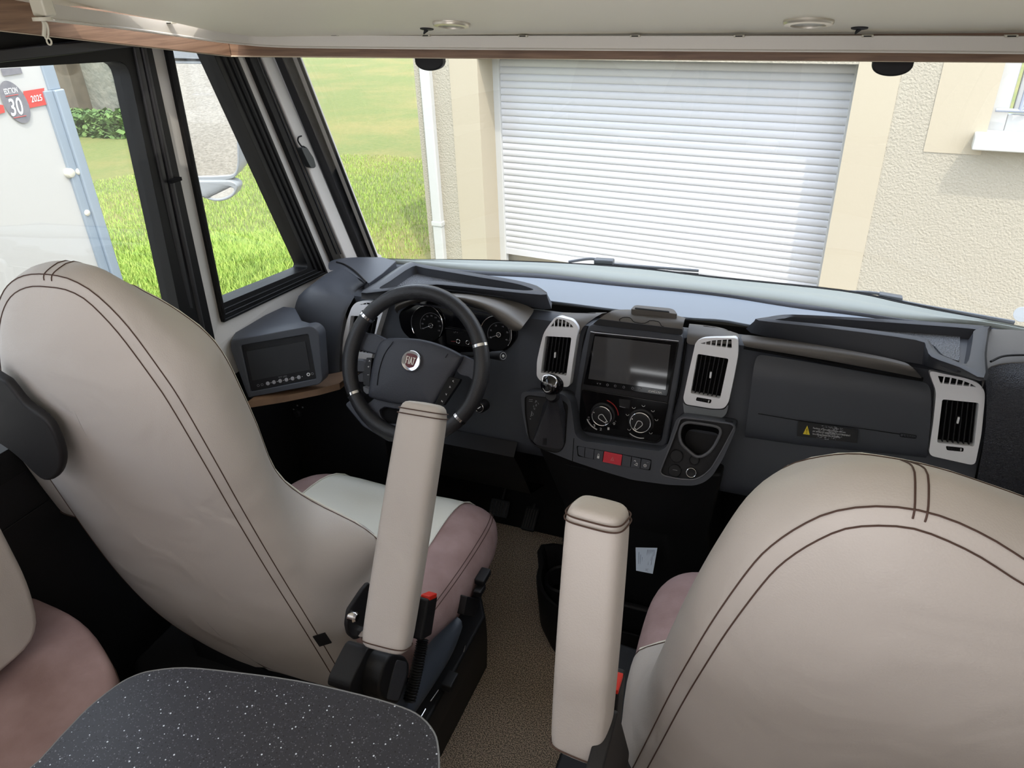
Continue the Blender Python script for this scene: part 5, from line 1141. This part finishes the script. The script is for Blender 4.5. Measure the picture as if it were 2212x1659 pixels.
e = P(*R6(2018, 870), Y=1.44); e2 = P(*R6(1880, 860), Y=1.46); e3 = P(*R6(1500, 850), Y=1.50)
tube('stalk_arm', [e3, e2], [.006, .009], BLACK, st); tube('stalk_grip', [e2, e2 * .1 + e * .9, e], [.0095, .0125, .0120], BLACK, st, seg=16)
sn = (e - e2).normalized(); ring('end_ring', e + sn * .0005, sn, .0085, .0007, GREYINK, st, seg=20); ring('end_mark', e + sn * .0006, sn, .0025, .001, WHITEINK, st, seg=8)
st2 = thing('column_stalk', 'grey flat stalk end seen through the wheel left of the airbag cover', 'stalk', P(*R6(195, 990), Y=1.45), 'stalks on the steering column')
plate('stalk_paddle', rnd(PR(R6, [(120, 960), (140, 915), (250, 920), (285, 950), (275, 1075), (125, 1060)], Y=1.44), .005), (0, -1, .3), .02, mat('mid_grey_stalk', (104, 104, 108), .45), st2, bevel=.003)
plate('stalk_ring', rnd(PR(R6, [(190, 1110), (230, 1085), (265, 1095), (262, 1200), (210, 1200), (180, 1160)], Y=1.45), .004), (0, -1, .3), .02, MATS['mid_grey_stalk'], st2, bevel=.003)
plate('stalk_switch', rnd(PR(R6, [(255, 1250), (330, 1290), (345, 1340), (300, 1350), (262, 1310)], Y=1.46), .003), (0, -1, .3), .02, mat('light_grey_switch', (150, 150, 154), .4), st2, bevel=.002)
ig = P(*R6(1725, 1515), Y=1.49)
il = lathe('ignition_lock', ig, (0, -1, .3), [(.016, -.03), (.016, 0), (.013, .004), (.011, .001), (0, .001)], BLACK, dash, seg=28, sharp=40)
ring('lock_ring', ig + Vector((0, -.004, .001)), (0, -1, .3), .0115, .0009, CHROME, il, seg=24)
obox('key_slot', ig + Vector((0, -.003, .001)), Vector((.0045, 0, .004)), (0, .001, 0), Vector((-.0007, 0, .0008)), CHROME, il, bevel=0)

# ------------------------------------------------------------------ seats
def interp(tab, z):
    tab = sorted(tab)
    if z <= tab[0][0]: return tab[0][1]
    for (a, va), (b, vb) in zip(tab[:-1], tab[1:]):
        if z <= b: return va + (vb - va) * (z - a) / (b - a)
    return tab[-1][1]
def backrest(par, right, left, y0, m, wing_r, wing_l, zsp, lab_side=None):
    """right/left: outline (x,z) of the rear panel from bottom to crown; rear plane y=y0+m*(z-.45)"""
    pl_y = lambda z: y0 + m * (z - .45)
    nrm = Vector((0, 1, -m)).normalized()            # pointing forward
    out = [Vector((x, pl_y(z), z)) for x, z in left] + [Vector((x, pl_y(z), z)) for x, z in reversed(right)]
    out = spl(out, 3)
    # even spacing
    L = [0]
    for a, b in zip(out[:-1], out[1:]): L.append(L[-1] + (b - a).length)
    N = 60; pts = []
    for k in range(N + 1):
        d = L[-1] * k / N; i = max(j for j in range(len(L)) if L[j] <= d + 1e-9); i = min(i, len(L) - 2)
        pts.append(out[i].lerp(out[i + 1], (d - L[i]) / max(L[i + 1] - L[i], 1e-9)))
    xr = lambda z: interp([(zz, x) for x, zz in right], z); xl = lambda z: interp([(zz, x) for x, zz in left], z)
    rings = []
    for k, p in enumerate(pts):
        t = (pts[min(k + 1, N)] - pts[max(k - 1, 0)]).normalized(); o = t.cross(nrm).normalized()
        zs = min(p.z, zsp); sx_ = (xr(zs) + xl(zs)) / 2
        S = Vector((sx_, pl_y(zs), zs))
        if (p - S).dot(o) < 0: o = -o
        side_r = p.x > sx_
        w = interp(wing_r if side_r else wing_l, p.z)
        fw = .14 if p.z > .9 else .14 + .03 * min(1, (.9 - p.z) / .15)
        if p.z < .55: fw -= .05 * (.55 - p.z) / .10
        crown = max(0, min(1, (p.z - 1.2) / .12))
        bulge = .028 * (1 - .75 * crown)
        fw -= .03 * crown; w -= .045 * crown
        R = []
        for s in (0, .25, .5, .7, .85): R.append(S.lerp(p, s) - nrm * .030 * (1 - s ** 3) * min(1, (p.z - .40) / .2 + .25))
        R += [p - o * .016 - nrm * .004, p - o * .008 + nrm * .001, p + o * .001 + nrm * .003]
        R += [p + o * bulge * .45 + nrm * .018, p + o * bulge * .85 + nrm * .045, p + o * (bulge + w * .35) + nrm * (fw * .58), p + o * (bulge * .4 + w * .8) + nrm * fw * .85, p + o * w + nrm * fw, p + o * (w - .012) + nrm * (fw + .008)]
        R += [S.lerp(p, .72) + nrm * (fw - .01), S.lerp(p, .35) + nrm * (fw * .75), S + nrm * (fw * .72)]
        rings.append(R)
    b = loft('backrest', rings, LEATHER, par, closed=False, subsurf=1)
    bot = [r[i] for r in (rings[0],) for i in range(len(rings[0]))]
    # closing piece at the bottom
    bm = bmesh.new(); A = [bm.verts.new(p) for p in rings[0]]; B = [bm.verts.new(p) for p in rings[-1]]
    for i in range(len(A) - 1): bm.faces.new((A[i], A[i + 1], B[i + 1], B[i]))
    finish('backrest_base', bm, LEATHER, par)
    sline('stitching', b, [r[5] for r in rings[1:-1]], .00095, STITCH, par, n=2)
    sline('stitching', b, [r[7] for r in rings[1:-1]], .00095, STITCH, par, n=2)
    tube('piping', snap(b, [r[12] + nrm * .002 for r in rings[1:-1]], .0002), .0018, LEATHER_G, par, seg=6)
    sline('stitching', b, [r[12] * .8 + r[11] * .2 for r in rings[1:-1]], .0008, STITCH, par, n=2)
    par['_b'] = b.name
    return rings, nrm
def crown_seams(par, rings, nrm, kx, dd):
    """two stitched lines crossing the crown band at ring position kx"""
    for d in (-dd, dd):
        k = kx + d; i = int(k); f = k - i
        pts = [rings[i][j].lerp(rings[i + 1][j], f) for j in range(6, 13)]
        sline('stitching', D.objects[par['_b']], pts, .00095, STITCH, par, n=4)
    del par['_b']
D_R = [(-.722, .425), (-.750, .607), (-.779, .776), (-.800, .92), (-.814, 1.04), (-.829, 1.154), (-.842, 1.207), (-.856, 1.252), (-.872, 1.291), (-.900, 1.332), (-.934, 1.350), (-.968, 1.353)]
D_L = [(-1.10, .405), (-1.20, .47), (-1.255, .58), (-1.278, .70), (-1.288, .86), (-1.285, .94), (-1.258, 1.09), (-1.205, 1.19), (-1.145, 1.27), (-1.085, 1.322), (-1.025, 1.348)]
seat = thing('driver_seat', 'cream leather driver seat seen from behind with raised armrest at the steering wheel', 'seat', (-.95, 1.05, 0), 'front captain seats')
WR = [(.42, -.015), (.55, .02), (.62, .05), (.67, .095), (.70, .10), (.725, .09), (.75, .05), (.775, .01), (.80, -.03), (.84, -.055), (.90, -.055), (1.0, -.038), (1.15, -.03), (1.22, -.04), (1.36, -.03)]
WLn = [(.42, -.02), (1.36, -.03)]
rings, nrm = backrest(seat, D_R, D_L, .80, -.149, WR, WLn, 1.14)
kx = min(range(len(rings)), key=lambda k: abs(rings[k][6].x + .975) + (0 if rings[k][6].z > 1.2 else 9))
crown_seams(seat, rings, nrm, kx, .22)
tagp = PR(lambda x, y: (x, y), [(675, 1376), (701, 1368), (716, 1390), (690, 1398)], pl=plane((0, .787, .45), (0, -1, -.149)))
plate('fabric_tag', tagp, (0, -1, -.149), .002, BLACK, seat, bevel=.0003)

def cushion(par, xc, y0, y1, hw, zt, tilt=0):
    """suede cushion with a leather centre panel"""
    rows = []; ny = 16; M = 32
    def ringat(t, grow=0, part=None):
        y = y0 + (y1 - y0) * t
        e = 1 if t < .6 else math.sqrt(max(0.0, 1 - ((t - .6) / .4) ** 2.6)) * .75 + .25
        front = max(0, (t - .6) / .4)
        w = hw * (.93 + .07 * math.sin(min(t / .6, 1) * 1.57)) * (1 - .20 * front ** 2.5)
        zc = zt - .075 - .045 * front ** 2
        hh = .085 * (1 - .60 * front ** 4)
        pts = []
        for k in range(M):
            a = 2 * math.pi * k / M; ca, sa = math.cos(a), math.sin(a)
            x = abs(ca) ** .62 * (1 if ca > 0 else -1); z = abs(sa) ** .55 * (1 if sa > 0 else -1)
            zz = zc + z * hh
            if sa > 0: zz += .022 * abs(x) ** 2.2 * (1 - abs(x) ** 6) * 1.6 - .004
            pts.append(Vector((xc + x * w, y, zz)))
        return pts
    R = [ringat(i / ny) for i in range(ny + 1)]
    end = [Vector((xc + (p.x - xc) * .85, p.y + .018, zt - .115 + (p.z - zt + .115) * .6)) for p in R[-1]]
    loft('seat_cushion', R + [end], SUEDE, par, subsurf=1)
    # leather centre panel following the top of the cushion
    pr = []
    for i in range(0, ny + 1):
        r = R[i] if i < ny + 1 else end
        top_ = sorted([p for p in r if p.z > (min(q.z for q in r) + max(q.z for q in r)) / 2], key=lambda p: p.x)
        row = []; wsel = .205 - .02 * (i / ny)
        for k in range(9):
            x = xc + wsel * (k / 4 - 1)
            for a, b in zip(top_[:-1], top_[1:]):
                if a.x <= x <= b.x: zz = a.z + (b.z - a.z) * (x - a.x) / max(b.x - a.x, 1e-6); break
            row.append(Vector((x, r[0].y, zz + (.0045 if 0 < k < 8 else .001))))
        pr.append(row)
    pr.append([Vector((p.x, p.y + .022, p.z - .035)) for p in pr[-1]])
    loft('seat_centre_panel', pr, LEATHER_G, par, closed=False, subsurf=1)
    for s in (0, 8): tube('piping', [r[s] + Vector((0, 0, .001)) for r in pr], .0018, LEATHER_G, par, seg=6)
    for dk in (0, 1):
        k = 2; tube('stitching', [r[k + 0].lerp(r[k + 1], .35 * dk) + Vector((.0014, 0, .001)) for r in R[2:]], .0009, STITCH, par, seg=5)
    return R
cushion(seat, -.862, .84, 1.36, .300, .575)

def armrest(par, c0, c1, hw, th, rot=0, tail=True):
    c0, c1 = Vector(c0), Vector(c1); az = (c1 - c0).normalized(); ax = Vector((math.cos(rot), math.sin(rot), 0)); ay = az.cross(ax).normalized(); ax = ay.cross(az)
    rows = []; M = 24; Lh = (c1 - c0).length
    for t, s in ((0, .80), (.012, .93), (.035, 1.0), (.12, 1.02), (.35, 1.04), (.6, 1.03), (.85, 1.0), (.955, .98), (.985, .88), (1.0, .70)):
        rows.append([c0 + az * Lh * t + ax * hw * s * abs(math.cos(a)) ** .5 * (1 if math.cos(a) > 0 else -1) + ay * th * s * abs(math.sin(a)) ** .55 * (1 if math.sin(a) > 0 else -1) for a in [2 * math.pi * k / M for k in range(M)]])
    a = loft('armrest', rows, LEATHER, par, subsurf=1)
    def loopat(t, s):
        return [c0 + az * Lh * t + ax * (hw * s + .0012) * abs(math.cos(q)) ** .5 * (1 if math.cos(q) > 0 else -1) + ay * (th * s + .0012) * abs(math.sin(q)) ** .55 * (1 if math.sin(q) > 0 else -1) for q in [2 * math.pi * k / 48 for k in range(48)]]
    for t, s in ((.028, .975), (.945, .975), (.965, .945)): tube('armrest_stitching', loopat(t, s), .0010, STITCH, a, closed=True, seg=5)
    return a
armrest(seat, (-.524, .690, .748), (-.528, .905, 1.094), .040, .027, rot=.10)
armL = armrest(seat, (-1.315, .79, .76), (-1.300, .74, .98), .030, .028)
# hinge bracket, recliner, buckle, side covers
def dp(pts, X, R=R9): return [P(*R(*p), X=X) for p in pts]
plate('armrest_bracket', rnd(dp([(240, -10), (180, 60), (60, 240), (40, 380), (60, 470), (120, 515), (200, 480), (300, 300), (330, 100)], -.60), .006), (1, 0, 0), .008, BLACK, seat, bevel=.004)
for px in ((85, 300), (165, 440)): lathe('bolt', P(*R9(*px), X=-.598), (1, 0, 0), [(.0095, -.004), (.0095, .006), (.006, .010), (0, .010)], CHROME, seat, seg=6 if px[0] > 100 else 16)
plate('armrest_arm', rnd(dp([(640, 100), (690, 100), (640, 420), (560, 560), (500, 560), (560, 300)], -.56), .004), (1, 0, 0), .02, BLACK, seat, bevel=.003)
plate('recliner_cover', rnd(dp([(235, 570), (400, 610), (480, 680), (500, 1100), (330, 1080), (60, 980), (75, 900), (150, 740)], -.585), .012), (1, 0, 0), .045, BLACK, seat, bevel=.012, bseg=3)
kn = plate('recliner_knob', rnd(dp([(480, 630), (570, 660), (608, 720), (600, 830), (540, 1010), (500, 1095), (400, 1075), (335, 1030), (330, 920), (370, 760), (420, 660)], -.55), .010), (1, 0, 0), .045, BLACK, seat, bevel=.006, bseg=3)
plate('knob_dish', rnd(dp([(490, 690), (580, 710), (575, 830), (500, 1060), (400, 1045), (440, 860)], -.548), .008), (1, 0, 0), .003, mat('grained_grey_knob', (60, 62, 68), .6, bump=(500, .5)), kn, bevel=.001)
bt, bb = P(*R9(800, 125), X=-.545), P(*R9(735, 490), X=-.545); ba = (bt - bb)
bz_ = ba.normalized(); bxx = Vector((1, 0, 0)); byy = bz_.cross(bxx).normalized()
bk = obox('belt_buckle', (bt + bb) / 2 + Vector((-.008, 0, 0)), bxx * .013, byy * .024, ba / 2, BLACK, seat, bevel=.005, bseg=3, taper=.92)
bk['label'] = 'black belt buckle'
obox('buckle_button', bt + Vector((-.006, 0, 0)), bxx * .0095, byy * .017, bz_ * .005, REDB, bk, bevel=.002)
path = spl([P(*R9(720, 500), X=-.548), P(*R9(700, 620), X=-.546), P(*R9(670, 760), X=-.546), P(*R9(640, 900), X=-.548), P(*R9(600, 1060), X=-.55)], 12)
tube('corrugated_sleeve', path, [.0125 if k % 2 else .0095 for k in range(len(path))], RUBBER, seat, seg=14, sharp=60)
COVER = mat('blue_black_side_cover', (66, 73, 84), .5, bump=(600, .2, 'vor', .0004))
cov = [P(*R9(x, y), X=-.55) for x, y in ((1085, 305), (1092, 330), (1070, 400), (960, 640), (800, 900), (600, 1165), (560, 1160), (440, 1110), (560, 1000), (700, 520), (850, 420), (960, 360), (1050, 290))]
i_top = [P(*R9(x, y), X=-.548) for x, y in ((1078, 320), (1000, 520), (850, 770), (720, 960), (590, 1150))]
i_in = [P(*R9(x, y), X=-.562) for x, y in ((1040, 290), (900, 420), (760, 560), (640, 800), (430, 1110))]
i_lo = [Vector((-.55, p.y, p.z - .05)) for p in i_top]
loft('side_cover', [spl(i_in, 3), spl([a * .5 + b * .5 + Vector((-.01, 0, -.006)) for a, b in zip(i_in, i_top)], 3), spl(i_top, 3), spl(i_lo, 3), spl([p + Vector((-.03, 0, 0)) for p in i_lo], 3)], COVER, seat, closed=False, subsurf=1)
ped = [[Vector((x, y, z)) for x, y in ((-.556, .80), (-.556, 1.13), (-.60, 1.20), (-1.22, 1.24), (-1.26, 1.18), (-1.26, .74), (-1.2, .70), (-.66, .70))] for z in (.37,)] + [[Vector((x, y, z)) for x, y in ((-.575, .80), (-.575, 1.17), (-.62, 1.25), (-1.22, 1.28), (-1.27, 1.2), (-1.27, .72), (-1.2, .66), (-.67, .66))] for z in (.25,)] + [[Vector((x, y, z)) for x, y in ((-.635, .78), (-.632, 1.27), (-.68, 1.36), (-1.22, 1.36), (-1.29, 1.3), (-1.29, .70), (-1.2, .62), (-.70, .62))] for z in (.0,)]
loft('pedestal', ped, LOWB, seat, bevel=.008)
box('seat_frame', (-1.14, .80, .36), (-.64, 1.30, .47), BLACK, seat, bevel=.01)
for px, X, s in (((965, 885), -.545, 1), ((1230, 60), -.55, .8)):
    c = P(*R9(*px), X=X); obox('adjuster_lever', c, (.012 * s, 0, 0), (0, .020 * s, 0), (0, 0, .010 * s), BLACK, seat, bevel=.003)
plate('front_flap', rnd([P(*R9(x, y), X=-.552) for x, y in ((1120, 120), (1240, 150), (1190, 300), (1090, 290))], .004), (1, 0, 0), .03, BLACK, seat, bevel=.003)
obox('adjuster_lever', P(1043, 1246, X=-.552), (.012, 0, 0), (0, .022, 0), (0, 0, .008), BLACK, seat, bevel=.003)
for a, b in (((1100, 560), (1085, 620)), ((860, 960), (790, 1060)), ((745, 1130), (705, 1200))): tube('metal_glint_rod', dp([a, b], -.553), .0012, CHROME, seat, seg=6)  # thin chrome slivers modelled as glints along the seat base
# black rounded armrest pivot cover on the window side
bl = [P(u, v, Y=.64) for u, v in ((-60, 800), (0, 818), (22, 838), (50, 872), (90, 902), (112, 930), (130, 975), (131, 1010), (118, 1034), (95, 1040), (70, 1022), (40, 992), (0, 962), (-60, 930))]
pv = plate('pivot_cover', spl(bl, 3, True), (0, -1, 0), .016, BLACK, seat, bevel=.006, bseg=4)
pv['label'] = 'black rounded pivot cover'

# passenger seat
P_L = [(-.14, .45), (-.120, .60), (-.107, .667), (-.085, .78), (-.061, .904), (-.040, 1.00), (-.018, 1.092), (.013, 1.197), (.040, 1.247), (.066, 1.279), (.100, 1.296), (.134, 1.300)]
P_R = [(.42, .45), (.45, .60), (.455, .75), (.445, .90), (.41, 1.03), (.36, 1.13), (.30, 1.205), (.25, 1.245), (.217, 1.264), (.179, 1.286)]
ps = thing('passenger_seat', 'cream leather passenger seat seen from behind in front of the glovebox', 'seat', (.15, .95, 0), 'front captain seats')
WPs = [(.42, -.02), (.60, .01), (.66, .04), (.70, .045), (.74, .01), (.80, -.02), (1.0, -.01), (1.2, -.012), (1.36, -.01)]
rings, nrm = backrest(ps, P_R, P_L, .72, -.185, WPs, WPs, 1.02)
kx = min(range(len(rings)), key=lambda k: abs(rings[k][6].x - .137) + (0 if rings[k][6].z > 1.1 else 9))
crown_seams(ps, rings, nrm, kx + .06, .16)
cushion(ps, .125, .78, 1.28, .300, .60)
armrest(ps, (-.154, .550, .868), (-.159, .625, 1.190), .0345, .026, rot=-.12)
loft('pedestal', [[p + Vector((.98, -.08, 0)) for p in r] for r in ped], LOWB, ps, bevel=.008)
box('seat_frame', (-.14, .74, .36), (.38, 1.20, .47), BLACK, ps, bevel=.01)
bt = P(1331, 1476, X=-.13)
bk = obox('belt_buckle', bt + Vector((-.005, 0, -.05)), (.012, 0, 0), (0, .02, 0), (0, .006, .05), BLACK, ps, bevel=.004); obox('buckle_button', bt + Vector((-.003, 0, .001)), (.009, 0, 0), (0, .014, 0), (0, 0, .004), REDB, bk, bevel=.001)
plate('armrest_bracket', rnd([Vector((-.115, y, z)) for y, z in ((.50, .90), (.58, .92), (.68, .70), (.62, .55), (.54, .60))], .01), (1, 0, 0), .02, BLACK, ps, bevel=.003)
plate('recliner_cover', rnd([Vector((-.10, y, z)) for y, z in ((.58, .62), (.72, .66), (.84, .56), (.80, .44), (.66, .42))], .02), (1, 0, 0), .03, BLACK, ps, bevel=.006)

# ------------------------------------------------------------------ dinette table and side bench
def tablemat():
    m = D.materials.new('black_speckled_laminate'); m.use_nodes = True; nt = m.node_tree; b = nt.nodes['Principled BSDF']; b.inputs['Roughness'].default_value = .38
    tc = nt.nodes.new('ShaderNodeTexCoord')
    def spots(scale, thr, col, prev):
        v = nt.nodes.new('ShaderNodeTexVoronoi'); v.voronoi_dimensions = '2D'; v.inputs['Scale'].default_value = scale; nt.links.new(tc.outputs['Object'], v.inputs['Vector'])
        w = nt.nodes.new('ShaderNodeTexWhiteNoise'); nt.links.new(v.outputs['Color'], w.inputs['Vector'])
        lt = nt.nodes.new('ShaderNodeMath'); lt.operation = 'MULTIPLY'; nt.links.new(w.outputs['Value'], lt.inputs[0]); lt.inputs[1].default_value = thr
        sb = nt.nodes.new('ShaderNodeMath'); sb.operation = 'SUBTRACT'; nt.links.new(lt.outputs[0], sb.inputs[0]); sb.inputs[1].default_value = thr * .72
        c = nt.nodes.new('ShaderNodeMath'); c.operation = 'LESS_THAN'; nt.links.new(v.outputs['Distance'], c.inputs[0]); nt.links.new(sb.outputs[0], c.inputs[1])
        mx = nt.nodes.new('ShaderNodeMixRGB'); nt.links.new(c.outputs[0], mx.inputs[0]); mx.inputs[2].default_value = srgb(*col)
        if prev: nt.links.new(prev, mx.inputs[1])
        else: mx.inputs[1].default_value = srgb(46, 47, 54)
        return mx.outputs[0]
    a = spots(420, 1.6, (76, 78, 86), None); a = spots(260, 1.0, (20, 20, 24), a); a = spots(210, .75, (112, 114, 120), a); a = spots(95, .42, (215, 224, 234), a)
    nt.links.new(a, b.inputs['Base Color']); return m
tb_ = thing('dinette_table', 'black white-speckled dinette table top with rounded corners behind the driver seat', 'table', (-.6, .3, 0))
TZ = .83
to_ = [P(u, v, Z=TZ) for u, v in ((40, 1680), (130, 1592), (190, 1530), (250, 1482), (290, 1460), (330, 1449), (400, 1443), (500, 1452), (640, 1471), (780, 1502), (868, 1528), (910, 1550), (937, 1582), (946, 1615), (948, 1660), (944, 1720))]
to_ += [Vector((P(944, 1720, Z=TZ).x, .25, TZ)), Vector((P(944, 1720, Z=TZ).x, -.25, TZ)), Vector((-.42, -.33, TZ)), Vector((-.80, -.33, TZ)), Vector((-.87, -.25, TZ)), Vector((-.87, .15, TZ))]
plate('table_top', spl(to_, 3, True), (0, 0, 1), .03, tablemat(), tb_, bevel=.0012)
tube('table_edge', [p + Vector((0, 0, -.0012)) for p in spl(to_, 3, True)], .0016, mat('grey_edge_band', (120, 122, 124), .4), tb_, closed=True, seg=6)
lathe('table_leg', (-.6, .05, 0), (0, 0, 1), [(.09, 0), (.09, .01), (.03, .02), (.03, .80)], SILVER, tb_)
bn = thing('side_bench', 'mauve suede bench seat with cream backrest along the left wall by table', 'bench', (-1.15, .2, 0))
bs_o = rnd([Vector((-1.335, -.5, .66)), Vector((-1.335, .635, .66)), Vector((-1.15, .625, .66)), Vector((-.965, .535, .66)), Vector((-.93, .40, .66)), Vector((-.93, -.5, .66))], [.02, .04, .12, .10, .08, .02], 5)
plate('bench_cushion', bs_o, (0, 0, 1), .13, SUEDE, bn, bevel=.03, bseg=5)
tube('stitching', [p + Vector((0, 0, -.028)) + (p - Vector((-1.13, .1, .66))).normalized() * .0005 for p in bs_o], .0012, STITCH, bn, closed=True, seg=5)
bb_o = rnd([Vector((-1.15, -.5, .69)), Vector((-1.15, .545, .69)), Vector((-1.15, .565, .80)), Vector((-1.15, .56, 1.05)), Vector((-1.15, .50, 1.16)), Vector((-1.15, -.5, 1.16))], [.02, .06, .05, .08, .06, .02], 5)
plate('bench_backrest', [p + Vector((.0, 0, 0)) for p in bb_o], (1, 0, 0), .17, LEATHER, bn, bevel=.03, bseg=5)
tube('stitching', [p + Vector((-.020, 0, 0)) + (p - Vector((-1.15, .1, .9))).normalized() * -.0 for p in bb_o], .0014, STITCH, bn, closed=True, seg=5)
box('bench_base', (-1.33, -.5, 0), (-.98, .52, .53), BLACK, bn, bevel=.01)
